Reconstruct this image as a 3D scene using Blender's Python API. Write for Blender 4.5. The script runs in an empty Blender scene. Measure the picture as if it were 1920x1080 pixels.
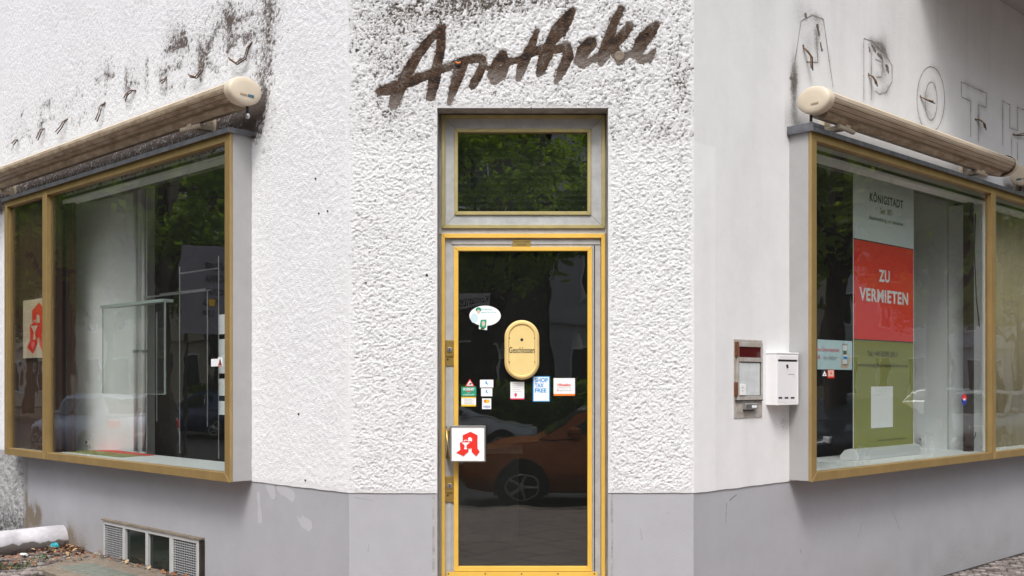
import bpy, math, random
import numpy as np
from mathutils import Matrix, Vector
SC = bpy.context.scene
COL = SC.collection
R = math.radians
# ------------------------------------------------------------------ camera
FOC, CX, CY, EYE = 2057.0, 975.0, 715.0, 1.6
cam = bpy.data.cameras.new('camera'); camo = bpy.data.objects.new('camera', cam); COL.objects.link(camo)
cam.sensor_width = 36; cam.lens = FOC/1920*36
cam.shift_x = (960-CX)/1920; cam.shift_y = (CY-540)/1920
cam.clip_end = 800; cam.clip_start = 0.05
camo.location = (0, 0, EYE); camo.rotation_euler = (R(90), 0, 0)
SC.camera = camo
# ------------------------------------------------------------------ world, sun, exposure
w = bpy.data.worlds.new('World'); SC.world = w; w.use_nodes = True
nt = w.node_tree; bg = nt.nodes['Background']
sky = nt.nodes.new('ShaderNodeTexSky'); sky.sky_type = 'NISHITA'; sky.sun_disc = False
SUN_EL, SUN_AZ = 54, 186          # azimuth clockwise from +Y
sky.sun_elevation = R(SUN_EL); sky.sun_rotation = R(SUN_AZ)
sky.air_density = 1.0; sky.dust_density = 4.0; sky.ozone_density = 1.0
hs = nt.nodes.new('ShaderNodeHueSaturation'); hs.inputs['Saturation'].default_value = 0.48
nt.links.new(sky.outputs[0], hs.inputs['Color']); nt.links.new(hs.outputs[0], bg.inputs[0])
bg.inputs[1].default_value = 0.15
sl = bpy.data.lights.new('sun', 'SUN'); sl.energy = 1.2; sl.angle = R(16); sl.color = (1, .985, .965)
so = bpy.data.objects.new('sun', sl); COL.objects.link(so)
az, el = R(SUN_AZ), R(SUN_EL)
sd = Vector((math.sin(az)*math.cos(el), math.cos(az)*math.cos(el), math.sin(el)))
so.rotation_euler = sd.to_track_quat('Z', 'Y').to_euler(); so.location = sd*30
SC.view_settings.view_transform = 'Standard'; SC.view_settings.look = 'None'
SC.view_settings.gamma = 1; SC.view_settings.exposure = 0.68
# ------------------------------------------------------------------ frames and measuring helpers
DF = 6.56
FR = {'F': (0, DF, 0, 0), 'L': (-1.0205, DF, 0, R(-45)), 'R': (1.0365, DF, 0, R(45)), 'W': (0, 0, 0, 0)}
def toW(fr, x, y, z):
    ox, oy, oz, t = FR[fr] if isinstance(fr, str) else fr
    return Vector((ox+x*math.cos(t)-y*math.sin(t), oy+x*math.sin(t)+y*math.cos(t), oz+z))
def P(fr, px, py, o=0.0):
    ox, oy, oz, t = FR[fr]
    d = ((px-CX)/FOC, 1.0, (CY-py)/FOC)
    c, s = math.cos(t), math.sin(t)
    dl = (d[0]*c+d[1]*s, -d[0]*s+d[1]*c)
    ol = (-ox*c-oy*s, ox*s-oy*c)
    k = (-o-ol[1])/dl[1]
    return (ol[0]+k*dl[0], EYE+k*d[2])
def refl(fr, px, py, dist, o=.13):
    x, z = P(fr, px, py, o); h = toW(fr, x, -o, z); t = FR[fr][3]
    n = Vector((math.sin(t), -math.cos(t), 0))
    d = (h-Vector((0, 0, EYE))).normalized(); r = d-2*d.dot(n)*n
    return h+r*dist
def mat4(fr, base=(0, 0, 0)):
    t = (FR[fr] if isinstance(fr, str) else fr)[3]
    return Matrix.Translation(toW(fr, *base)) @ Matrix.Rotation(t, 4, 'Z')
WM = {}
def place(o, M, parent=None):
    COL.objects.link(o); WM[o.name] = M
    if parent is not None:
        o.parent = parent; M = WM[parent.name].inverted() @ M
    o.matrix_local = M
def tag(o, label, cat, group=None):
    o['label'] = label; o['category'] = cat
    if group: o['group'] = group
    return o
def thing(name, label, cat, fr='W', base=(0, 0, 0), group=None):
    o = bpy.data.objects.new(name, None); o.empty_display_size = .1
    place(o, mat4(fr, base)); o['_b'] = 0; del o['_b']
    return tag(o, label, cat, group)
# ------------------------------------------------------------------ materials
def nmat(name, col, rough=.6, metal=0, var=0.0, vscale=8, bump=0.0, bscale=60, col2=None, spec=.5, stretch=(1, 1, 1), trans=0):
    m = bpy.data.materials.new(name); m.use_nodes = True; t = m.node_tree; b = t.nodes['Principled BSDF']
    c = (*col, 1)
    b.inputs['Base Color'].default_value = c; b.inputs['Roughness'].default_value = rough
    b.inputs['Metallic'].default_value = metal; b.inputs['Specular IOR Level'].default_value = spec
    if var or bump:
        tc = t.nodes.new('ShaderNodeTexCoord'); mp = t.nodes.new('ShaderNodeMapping'); mp.inputs['Scale'].default_value = stretch
        t.links.new(tc.outputs['Object'], mp.inputs[0])
    if var:
        n = t.nodes.new('ShaderNodeTexNoise'); n.inputs['Scale'].default_value = vscale; n.inputs['Detail'].default_value = 6; n.inputs['Roughness'].default_value = .65
        t.links.new(mp.outputs[0], n.inputs['Vector'])
        r = t.nodes.new('ShaderNodeValToRGB'); r.color_ramp.elements[0].position = .32; r.color_ramp.elements[1].position = .68
        c2 = col2 or tuple(x*(1-var) for x in col)
        r.color_ramp.elements[0].color = (*c2, 1); r.color_ramp.elements[1].color = c
        t.links.new(n.outputs['Fac'], r.inputs[0]); t.links.new(r.outputs[0], b.inputs['Base Color'])
        ml = t.nodes.new('ShaderNodeMapRange'); ml.inputs['To Min'].default_value = min(1, rough+.12); ml.inputs['To Max'].default_value = max(.02, rough-.08)
        t.links.new(n.outputs['Fac'], ml.inputs[0]); t.links.new(ml.outputs[0], b.inputs['Roughness'])
    if bump:
        n2 = t.nodes.new('ShaderNodeTexNoise'); n2.inputs['Scale'].default_value = bscale; n2.inputs['Detail'].default_value = 5
        t.links.new(mp.outputs[0], n2.inputs['Vector'])
        bp = t.nodes.new('ShaderNodeBump'); bp.inputs['Strength'].default_value = 1; bp.inputs['Distance'].default_value = bump
        t.links.new(n2.outputs['Fac'], bp.inputs['Height']); t.links.new(bp.outputs[0], b.inputs['Normal'])
    return m
def wallmat(name, col, dirt_shade_col, fine, bumpd, bumps, gain=.3, grain=.04):
    m = bpy.data.materials.new(name); m.use_nodes = True; t = m.node_tree; b = t.nodes['Principled BSDF']; N = t.nodes.new; L = t.links.new
    b.inputs['Roughness'].default_value = .9; b.inputs['Specular IOR Level'].default_value = .2
    tc = N('ShaderNodeTexCoord')
    at = N('ShaderNodeAttribute'); at.attribute_name = 'dirt'  # dirt, plus painted pit shade on the front and left walls
    n = N('ShaderNodeTexNoise'); n.inputs['Scale'].default_value = fine; n.inputs['Detail'].default_value = 4; n.inputs['Roughness'].default_value = .7
    L(tc.outputs['Object'], n.inputs['Vector'])
    a = N('ShaderNodeMath'); a.operation = 'MULTIPLY_ADD'; a.inputs[1].default_value = .55
    L(at.outputs['Fac'], a.inputs[0]); L(n.outputs['Fac'], a.inputs[2])
    mr = N('ShaderNodeMapRange'); mr.inputs['From Min'].default_value = .72; mr.inputs['From Max'].default_value = .98; L(a.outputs[0], mr.inputs[0])
    a2 = N('ShaderNodeMath'); a2.operation = 'MULTIPLY_ADD'; a2.inputs[1].default_value = gain; a2.use_clamp = True
    L(at.outputs['Fac'], a2.inputs[0]); L(mr.outputs[0], a2.inputs[2])
    # mild tonal drift of the paint
    n3 = N('ShaderNodeTexNoise'); n3.inputs['Scale'].default_value = 3; n3.inputs['Detail'].default_value = 8; n3.inputs['Roughness'].default_value = .75
    L(tc.outputs['Object'], n3.inputs['Vector'])
    rp = N('ShaderNodeValToRGB'); rp.color_ramp.elements[0].position = .3; rp.color_ramp.elements[1].position = .7
    rp.color_ramp.elements[0].color = (*[c*(1-grain*2) for c in col], 1); rp.color_ramp.elements[1].color = (*col, 1); L(n3.outputs['Fac'], rp.inputs[0])
    mx = N('ShaderNodeMix'); mx.data_type = 'RGBA'; L(a2.outputs[0], mx.inputs[0]); L(rp.outputs[0], mx.inputs[6]); mx.inputs[7].default_value = (*dirt_shade_col, 1)
    L(mx.outputs[2], b.inputs['Base Color'])
    n2 = N('ShaderNodeTexNoise'); n2.inputs['Scale'].default_value = bumps; n2.inputs['Detail'].default_value = 5; L(tc.outputs['Object'], n2.inputs['Vector'])
    bp = N('ShaderNodeBump'); bp.inputs['Distance'].default_value = bumpd; L(n2.outputs['Fac'], bp.inputs['Height']); L(bp.outputs[0], b.inputs['Normal'])
    return m
def glassmat(name, r0, tint):
    m = bpy.data.materials.new(name); m.use_nodes = True; t = m.node_tree; N = t.nodes.new; L = t.links.new
    t.nodes.remove(t.nodes['Principled BSDF']); out = t.nodes['Material Output']
    lw = N('ShaderNodeLayerWeight'); lw.inputs[0].default_value = .5
    pw = N('ShaderNodeMath'); pw.operation = 'POWER'; pw.inputs[1].default_value = 5; L(lw.outputs['Facing'], pw.inputs[0])
    mr = N('ShaderNodeMath'); mr.operation = 'MULTIPLY_ADD'; mr.inputs[1].default_value = 1-r0; mr.inputs[2].default_value = r0; L(pw.outputs[0], mr.inputs[0])
    tr = N('ShaderNodeBsdfTransparent'); tr.inputs[0].default_value = (*tint, 1)
    gl = N('ShaderNodeBsdfGlossy'); gl.inputs['Roughness'].default_value = 0.0
    tc = N('ShaderNodeTexCoord'); n = N('ShaderNodeTexNoise'); n.inputs['Scale'].default_value = 2.2; L(tc.outputs['Object'], n.inputs['Vector'])
    bp = N('ShaderNodeBump'); bp.inputs['Distance'].default_value = .0015; bp.inputs['Strength'].default_value = 1; L(n.outputs['Fac'], bp.inputs['Height']); L(bp.outputs[0], gl.inputs['Normal'])
    # dust film
    df = N('ShaderNodeBsdfDiffuse'); df.inputs[0].default_value = (.6, .6, .58, 1)
    n2 = N('ShaderNodeTexNoise'); n2.inputs['Scale'].default_value = 90; n2.inputs['Detail'].default_value = 3; L(tc.outputs['Object'], n2.inputs['Vector'])
    m2 = N('ShaderNodeMapRange'); m2.inputs['From Min'].default_value = .68; m2.inputs['From Max'].default_value = .8; m2.inputs['To Min'].default_value = .006; m2.inputs['To Max'].default_value = .2; L(n2.outputs['Fac'], m2.inputs[0])
    mx = N('ShaderNodeMixShader'); L(mr.outputs[0], mx.inputs[0]); L(tr.outputs[0], mx.inputs[1]); L(gl.outputs[0], mx.inputs[2])
    mx2 = N('ShaderNodeMixShader'); L(m2.outputs[0], mx2.inputs[0]); L(mx.outputs[0], mx2.inputs[1]); L(df.outputs[0], mx2.inputs[2])
    L(mx2.outputs[0], out.inputs[0]); return m
M = {}
M['stucco_front'] = wallmat('rough white stucco', (.738, .745, .757), (.10, .085, .07), 130, .006, 150, .35)
M['stucco_left'] = wallmat('stippled white stucco', (.825, .832, .852), (.12, .10, .09), 120, .006, 125, .10)
M['stucco_right'] = wallmat('smooth white render', (.795, .80, .805), (.13, .12, .11), 160, .0012, 120, .55, .05)
M['stucco_rough'] = wallmat('weathered rough stucco', (.45, .45, .46), (.10, .10, .10), 40, .012, 45, .3)
M['plinth'] = wallmat('grey painted plinth', (.40, .405, .435), (.20, .165, .13), 70, .0012, 90, .8, .05)
M['reveal'] = nmat('grey reveal plaster', (.45, .44, .42), .9, var=.5, vscale=14, bump=.003)
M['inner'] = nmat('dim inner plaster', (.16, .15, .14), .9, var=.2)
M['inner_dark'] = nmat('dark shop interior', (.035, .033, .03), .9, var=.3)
M['inner_white'] = nmat('white woodchip wall', (.88, .89, .90), .9, var=.06, vscale=20, bump=.003, bscale=110)
M['sill_white'] = nmat('white sill board', (.84, .86, .86), .5, var=.08, vscale=6)
M['gold_bay'] = nmat('anodised brass tone aluminium', (.42, .29, .115), .38, .45, var=.22, vscale=3, stretch=(1.5, 1.5, 1), bump=.0004, bscale=120)
M['gold_door'] = nmat('yellow gold aluminium', (.86, .54, .10), .42, .15, var=.15, vscale=6)
M['gold_old'] = nmat('olive gold aluminium', (.46, .39, .17), .45, .2, var=.25, vscale=9)
M['gold_pale'] = nmat('pale gold plastic', (.80, .60, .25), .4, .1, var=.1, vscale=7)
M['grey_paint'] = nmat('grey painted metal', (.40, .40, .40), .55, .1, var=.12, vscale=5)
M['grey_door'] = nmat('light grey door paint', (.47, .48, .48), .5, .1, var=.25, vscale=14)
M['zinc'] = nmat('weathered zinc flashing', (.20, .21, .23), .5, .6, var=.5, vscale=14)
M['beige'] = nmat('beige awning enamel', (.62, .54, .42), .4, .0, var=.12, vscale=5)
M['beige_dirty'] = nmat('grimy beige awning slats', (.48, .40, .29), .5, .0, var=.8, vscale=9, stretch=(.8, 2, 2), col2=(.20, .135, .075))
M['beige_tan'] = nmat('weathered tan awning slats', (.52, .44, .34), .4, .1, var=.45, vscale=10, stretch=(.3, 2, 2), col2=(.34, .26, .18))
M['groove'] = nmat('dark slat groove', (.06, .04, .03), .8)
M['black'] = nmat('black rubber', (.012, .012, .013), .5)
M['dark'] = nmat('near black paint', (.02, .02, .022), .5)
M['white'] = nmat('white paint', (.80, .80, .81), .35, var=.04)
M['paper'] = nmat('white sticker paper', (.82, .84, .84), .5)
M['pale_blue'] = nmat('pale blue sticker paper', (.55, .72, .76), .5)
M['red'] = nmat('signal red', (.72, .028, .018), .4)
M['banner_red'] = nmat('banner red fabric', (.80, .035, .02), .6)
M['banner_white'] = nmat('banner pale fabric', (.66, .75, .74), .6)
M['banner_olive'] = nmat('banner olive fabric', (.27, .28, .075), .6)
M['banner_ink'] = nmat('banner dark ink', (.03, .04, .045), .6)
M['olive_ink'] = nmat('olive ink', (.22, .24, .08), .6)
M['ink'] = nmat('black ink', (.015, .015, .02), .6)
M['green'] = nmat('sticker green', (.01, .30, .17), .5)
M['yellow'] = nmat('sticker yellow', (.80, .50, .02), .5)
M['orange'] = nmat('sticker orange', (.80, .20, .02), .5)
M['pink'] = nmat('sticker pink red', (.75, .04, .10), .5)
M['blue'] = nmat('sticker blue', (.01, .30, .70), .5)
M['navy'] = nmat('sticker navy', (.02, .04, .30), .5)
M['teal'] = nmat('sticker teal', (.10, .50, .55), .5)
M['grey_ink'] = nmat('grey ink', (.35, .33, .33), .5)
M['skin'] = nmat('printed skin tone', (.65, .50, .40), .5)
M['chrome'] = nmat('brushed steel', (.55, .56, .57), .3, .9, var=.2)
M['silver_paint'] = nmat('silver painted aluminium', (.62, .64, .65), .35, .2)
M['brass'] = nmat('brass', (.60, .42, .14), .35, .8, var=.3, vscale=30)
M['rust'] = nmat('rusty steel', (.20, .07, .03), .85, var=.6, vscale=40, bump=.002, bscale=120)
M['panel_grey'] = nmat('weathered grey steel', (.44, .43, .41), .6, .1, var=.55, vscale=16, col2=(.33, .28, .23))
M['dark_red'] = nmat('dark red acrylic', (.07, .004, .005), .2)
M['letter'] = nmat('old mortar residue', (.20, .15, .115), .95, var=.8, vscale=11, col2=(.030, .018, .012), bump=.012, bscale=90)
lt = M['letter'].node_tree; rmp = [n for n in lt.nodes if n.type == 'VALTORGB'][0].color_ramp
rmp.elements[0].position = .30; rmp.elements[1].position = .66; rmp.elements[0].color = (.012, .007, .005, 1); rmp.elements[1].color = (.19, .155, .13, 1)
for ps_, cc in ((.42, (.022, .012, .008, 1)), (.50, (.065, .034, .017, 1)), (.58, (.075, .058, .046, 1))): e_ = rmp.elements.new(ps_); e_.color = cc
tc_ = lt.nodes.new('ShaderNodeTexCoord'); sp_ = lt.nodes.new('ShaderNodeSeparateXYZ'); lt.links.new(tc_.outputs['Object'], sp_.inputs[0])
ln_ = lt.nodes.new('ShaderNodeTexNoise'); ln_.inputs['Scale'].default_value = 14; ln_.inputs['Detail'].default_value = 4; lt.links.new(tc_.outputs['Object'], ln_.inputs['Vector'])
lm_ = lt.nodes.new('ShaderNodeMath'); lm_.operation = 'MULTIPLY_ADD'; lm_.inputs[1].default_value = .16; lt.links.new(ln_.outputs['Fac'], lm_.inputs[0]); lt.links.new(sp_.outputs['Z'], lm_.inputs[2])
lr_ = lt.nodes.new('ShaderNodeMapRange'); lr_.inputs['From Min'].default_value = .085; lr_.inputs['From Max'].default_value = .17; lt.links.new(lm_.outputs[0], lr_.inputs[0])
lx_ = lt.nodes.new('ShaderNodeMix'); lx_.data_type = 'RGBA'; lt.links.new(lr_.outputs[0], lx_.inputs[0]); lx_.inputs[6].default_value = (.165, .14, .122, 1)
lb_ = lt.nodes['Principled BSDF']; lt.links.new([n for n in lt.nodes if n.type == 'VALTORGB'][0].outputs[0], lx_.inputs[7]); lt.links.new(lx_.outputs[2], lb_.inputs['Base Color'])
M['ghost'] = nmat('ghost letter dirt', (.36, .34, .315), .95, var=.6, vscale=25)
M['copper_wire'] = nmat('brown cable sheath', (.22, .10, .03), .5, var=.4, vscale=60)
M['dark_wire'] = nmat('dark cable sheath', (.03, .025, .02), .5)
M['wood_dark'] = nmat('dark brown wood panel', (.075, .030, .018), .5, var=.5, vscale=6, stretch=(4, 4, .5))
M['wood_post'] = nmat('brown wood post', (.06, .035, .028), .6, var=.4)
M['cream'] = nmat('cream board', (.62, .50, .36), .6, var=.1)
M['curtain'] = nmat('beige curtain', (.50, .42, .26), .8, var=.15, vscale=4)
M['concrete'] = nmat('worn concrete', (.26, .215, .165), .9, var=.45, vscale=12, bump=.006, bscale=50)
M['conc_white'] = nmat('chipped white masonry paint', (.62, .61, .64), .85, var=.55, vscale=5, bump=.004, bscale=40, col2=(.34, .33, .35))
M['glassblock'] = nmat('dirty glass block', (.20, .23, .19), .3, var=.4, vscale=20)
M['cobble'] = nmat('mosaic paving stone', (.27, .235, .215), .85, var=.6, vscale=7, bump=.004, bscale=80)
M['soil'] = nmat('dark joint soil', (.035, .027, .02), .95, var=.5, bump=.01)
M['asphalt'] = nmat('asphalt', (.05, .05, .052), .9, var=.3, vscale=30, bump=.004, bscale=120)
M['leaf_dry'] = nmat('dry leaf', (.32, .11, .045), .8, var=.6, vscale=30, col2=(.15, .07, .03))
M['leaf_dry2'] = nmat('pale dry leaf', (.52, .36, .20), .8, var=.4, vscale=30)
M['moss'] = nmat('moss green', (.07, .13, .02), .9, var=.4, vscale=30)
M['can'] = nmat('turquoise paper', (.03, .38, .45), .5, var=.2)
M['frosted'] = nmat('shade glass', (.70, .68, .62), .4)
M['glass'] = glassmat('window glass', .105, (.96, .98, .97))
M['glass_door'] = glassmat('door glass', .10, (.80, .84, .82))
M['glass_fan'] = glassmat('fanlight glass', .19, (.80, .84, .80))
M['glass_shelf'] = glassmat('shelf glass', .015, (.97, .99, .98))
M['shelf_edge'] = nmat('pale glass edge', (.40, .47, .45), .3)
# paving slabs
def slabmat():
    m = nmat('pavement slabs', (.26, .215, .19), .8, var=.3, vscale=4, bump=.004)
    t = m.node_tree; b = t.nodes['Principled BSDF']; N = t.nodes.new; L = t.links.new
    tc = N('ShaderNodeTexCoord'); mp = N('ShaderNodeMapping'); mp.inputs['Rotation'].default_value = (0, 0, R(45)); L(tc.outputs['Object'], mp.inputs[0])
    br = N('ShaderNodeTexBrick'); br.inputs['Scale'].default_value = 1; br.inputs['Brick Width'].default_value = .5; br.inputs['Row Height'].default_value = .5; br.inputs['Mortar Size'].default_value = .012
    br.inputs['Color1'].default_value = (.27, .20, .17, 1); br.inputs['Color2'].default_value = (.21, .16, .14, 1); br.inputs['Mortar'].default_value = (.05, .04, .03, 1)
    L(mp.outputs[0], br.inputs[0]); L(br.outputs[0], b.inputs['Base Color']); return m
M['slabs'] = slabmat()
# ------------------------------------------------------------------ mesh builder
class MB:
    def __init__(s): s.v = []; s.f = []; s.m = []
    def add(s, vs, fs, mi=0):
        k = len(s.v); s.v += [tuple(v) for v in vs]; s.f += [tuple(i+k for i in f) for f in fs]; s.m += [mi]*len(fs); return s
    def box(s, x0, x1, y0, y1, z0, z1, mi=0):
        if x0 > x1: x0, x1 = x1, x0
        if y0 > y1: y0, y1 = y1, y0
        if z0 > z1: z0, z1 = z1, z0
        return s.add([(x0, y0, z0), (x1, y0, z0), (x1, y1, z0), (x0, y1, z0), (x0, y0, z1), (x1, y0, z1), (x1, y1, z1), (x0, y1, z1)],
                     [(0, 3, 2, 1), (4, 5, 6, 7), (0, 1, 5, 4), (1, 2, 6, 5), (2, 3, 7, 6), (3, 0, 4, 7)], mi)
    def prism(s, pts, y0, y1, mi=0):        # pts in (x,z), any order; y0 = front (towards the street)
        a = sum(pts[i][0]*pts[(i+1) % len(pts)][1]-pts[(i+1) % len(pts)][0]*pts[i][1] for i in range(len(pts)))
        if a < 0: pts = pts[::-1]
        n = len(pts)
        return s.add([(x, y0, z) for x, z in pts]+[(x, y1, z) for x, z in pts],
                     [tuple(range(n)), tuple(range(2*n-1, n-1, -1))]+[(i, i+n, (i+1) % n+n, (i+1) % n) for i in range(n)], mi)
    def extx(s, prof, x0, x1, mi=0):        # profile in (y,z)
        n = len(prof)
        return s.add([(x0, y, z) for y, z in prof]+[(x1, y, z) for y, z in prof],
                     [tuple(range(n)), tuple(range(2*n-1, n-1, -1))]+[(i, i+n, (i+1) % n+n, (i+1) % n) for i in range(n)], mi)
    def extz(s, pts, z0, z1, mi=0):
        n = len(pts)
        return s.add([(x, y, z0) for x, y in pts]+[(x, y, z1) for x, y in pts],
                     [tuple(range(n-1, -1, -1)), tuple(range(n, 2*n))]+[(i, (i+1) % n, (i+1) % n+n, i+n) for i in range(n)], mi)
    def tube(s, path, r, n=8, mi=0):
        path = [Vector(p) for p in path]; rs = r if isinstance(r, (list, tuple)) else [r]*len(path)
        vs = []; fs = []
        up = Vector((.13, .31, .94))
        for i, p in enumerate(path):
            d = (path[min(i+1, len(path)-1)]-path[max(i-1, 0)]).normalized()
            a = d.cross(up)
            if a.length < .05: a = d.cross(Vector((1, 0, 0)))
            a.normalize(); b = d.cross(a)
            for k in range(n):
                t = 2*math.pi*k/n; vs.append(p+(a*math.cos(t)+b*math.sin(t))*rs[i])
        for i in range(len(path)-1):
            for k in range(n):
                fs.append((i*n+k, (i+1)*n+k, (i+1)*n+(k+1) % n, i*n+(k+1) % n))
        fs.append(tuple(range(n))); e = (len(path)-1)*n; fs.append(tuple(range(e+n-1, e-1, -1)))
        return s.add(vs, fs, mi)
    def lathe(s, prof, c, n=20, mi=0, axis='z'):   # prof (r,h)
        vs = []; fs = []
        for r, h in prof:
            for k in range(n):
                t = 2*math.pi*k/n; a, b = r*math.cos(t), r*math.sin(t)
                vs.append((c[0]+a, c[1]+b, c[2]+h) if axis == 'z' else ((c[0]+a, c[1]-h, c[2]+b) if axis == 'y' else (c[0]+h, c[1]+a, c[2]+b)))
        for i in range(len(prof)-1):
            for k in range(n): fs.append((i*n+k, i*n+(k+1) % n, (i+1)*n+(k+1) % n, (i+1)*n+k))
        fs.append(tuple(range(n))[::-1]); e = (len(prof)-1)*n; fs.append(tuple(range(e, e+n)))
        return s.add(vs, fs, mi)
    def ring(s, xa, xb, za, zb, wd, y0, y1, mi=0):     # mitred picture frame
        if xa > xb: xa, xb = xb, xa
        if za > zb: za, zb = zb, za
        w4 = wd if isinstance(wd, (tuple, list)) else (wd,)*4     # left right bottom top
        a, b, c, d = xa+w4[0], xb-w4[1], za+w4[2], zb-w4[3]; g = .0006
        s.prism([(xa, za+g), (a, c+g), (a, d-g), (xa, zb-g)], y0, y1, mi)
        s.prism([(xb, za+g), (b, c+g), (b, d-g), (xb, zb-g)], y0, y1, mi)
        s.prism([(xa+g, za), (xb-g, za), (b-g, c), (a+g, c)], y0, y1, mi)
        s.prism([(xa+g, zb), (xb-g, zb), (b-g, d), (a+g, d)], y0, y1, mi)
        return s
    def build(s, name, mats, parent=None, fr='W', base=(0, 0, 0), smooth=False, bevel=0, auto=None):
        me = bpy.data.meshes.new(name)
        bx, by, bz = base
        me.from_pydata([(x-bx, y-by, z-bz) for x, y, z in s.v], [], s.f)
        for m in (mats if isinstance(mats, (list, tuple)) else [mats]): me.materials.append(M[m] if isinstance(m, str) else m)
        me.polygons.foreach_set('material_index', s.m)
        if smooth: me.polygons.foreach_set('use_smooth', [True]*len(s.f))
        me.update()
        o = bpy.data.objects.new(name, me); place(o, mat4(fr, base), parent)
        if bevel:
            bv = o.modifiers.new('bevel', 'BEVEL'); bv.width = bevel; bv.segments = 1; bv.limit_method = 'ANGLE'
        if auto:
            try: me.shade_auto_smooth if 0 else me.set_sharp_from_angle(angle=R(auto))
            except Exception: pass
        return o
def text(s, fr, x0, x1, z0, z1, y, m, parent, name='lettering', bold=0.0, shear=0.0, spacing=1.0):
    cu = bpy.data.curves.new('t', 'FONT'); cu.body = s; cu.offset = bold; cu.shear = shear; cu.resolution_u = 3; cu.space_character = spacing
    cu.align_x = 'CENTER'
    to = bpy.data.objects.new('t', cu); COL.objects.link(to)
    dg = bpy.context.evaluated_depsgraph_get(); me = bpy.data.meshes.new_from_object(to.evaluated_get(dg))
    bpy.data.objects.remove(to); bpy.data.curves.remove(cu)
    me.name = name
    n = len(me.vertices); co = np.empty(n*3, np.float32); me.vertices.foreach_get('co', co); co = co.reshape(-1, 3)
    mn, mx = co[:, :2].min(0), co[:, :2].max(0)
    if x0 > x1: x0, x1 = x1, x0
    if z0 > z1: z0, z1 = z1, z0
    cx, cz = (x0+x1)/2, (z0+z1)/2
    out = np.stack([(co[:, 0]-(mn[0]+mx[0])/2)/(mx[0]-mn[0])*(x1-x0), co[:, 2]*0, (co[:, 1]-(mn[1]+mx[1])/2)/(mx[1]-mn[1])*(z1-z0)], 1)
    me.vertices.foreach_set('co', out.astype(np.float32).ravel()); me.materials.clear(); me.materials.append(M[m]); me.update()
    o = bpy.data.objects.new(name, me); place(o, mat4(fr, (cx, y, cz)), parent); return o
# ------------------------------------------------------------------ noise
def vn(x, y, seed):
    g = np.random.RandomState(seed).rand(256, 256)
    xi = np.floor(x).astype(int); yi = np.floor(y).astype(int); fx = x-xi; fy = y-yi
    fx = fx*fx*(3-2*fx); fy = fy*fy*(3-2*fy)
    a = g[xi % 256, yi % 256]; b = g[(xi+1) % 256, yi % 256]; c = g[xi % 256, (yi+1) % 256]; d = g[(xi+1) % 256, (yi+1) % 256]
    return (a*(1-fx)+b*fx)*(1-fy)+(c*(1-fx)+d*fx)*fy
def fbm(x, y, seed, oc=4, g=.5):
    s = 0; a = 1; t = 0
    for k in range(oc):
        s = s+a*vn(x*2**k+17.3*k, y*2**k+5.1*k, seed+k); t += a; a *= g
    return s/t
def sst(a, b, x):
    t = np.clip((x-a)/(b-a), 0, 1); return t*t*(3-2*t)
def strokefield(X, Z, strokes):       # strokes: lists of (x,z,halfwidth); >0 inside
    f = np.full(X.shape, -1.0)
    for st in strokes:
        for (xa, za, ra), (xb, zb, rb) in zip(st[:-1], st[1:]):
            dx, dz = xb-xa, zb-za; l2 = dx*dx+dz*dz+1e-12
            t = np.clip(((X-xa)*dx+(Z-za)*dz)/l2, 0, 1)
            f = np.maximum(f, ra+(rb-ra)*t-np.hypot(X-xa-t*dx, Z-za-t*dz))
    return f
def raster(name, fr, strokes, y, mat, parent, cell=.004, rough=.004, seed=3, thick=.003, amp=.0012, nscale=45, other=None, base=None):
    xs = [p[0] for s in strokes for p in s]; zs = [p[1] for s in strokes for p in s]; mw = max(p[2] for s in strokes for p in s)+.01
    gx = np.arange(min(xs)-mw, max(xs)+mw, cell); gz = np.arange(min(zs)-mw, max(zs)+mw, cell)
    C = np.meshgrid(gx+cell/2, gz+cell/2, indexing='ij')
    fld = strokefield(C[0], C[1], strokes)+(fbm(C[0]*nscale+50, C[1]*nscale+50, seed, 3)-.5)*2*rough
    on = fld > 0
    if other is not None: on &= ~(strokefield(C[0], C[1], other) > -.001)
    idx = {}; mb = MB()
    def vid(i, j, back):
        k = (i, j, back)
        if k not in idx:
            x = min(xs)-mw+i*cell; z = min(zs)-mw+j*cell
            yy = y+thick if back else y-amp*(float(vn(np.array(x*60+99.), np.array(z*60+99.), seed+9)))
            idx[k] = len(mb.v); mb.v.append((x, yy, z))
        return idx[k]
    I, J = np.nonzero(on); S = set(zip(I.tolist(), J.tolist()))
    for i, j in S:
        mb.f.append((vid(i, j, 0), vid(i+1, j, 0), vid(i+1, j+1, 0), vid(i, j+1, 0))); mb.m.append(0)
        for (di, dj, a, b) in ((-1, 0, (i, j), (i, j+1)), (1, 0, (i+1, j+1), (i+1, j)), (0, -1, (i+1, j), (i, j)), (0, 1, (i, j+1), (i+1, j+1))):
            if (i+di, j+dj) not in S:
                mb.f.append((vid(*a, 0), vid(*b, 0), vid(*b, 1), vid(*a, 1))); mb.m.append(0)
    return mb.build(name, mat, parent, fr, base or (sum(xs)/len(xs), y, min(zs)))
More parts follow.
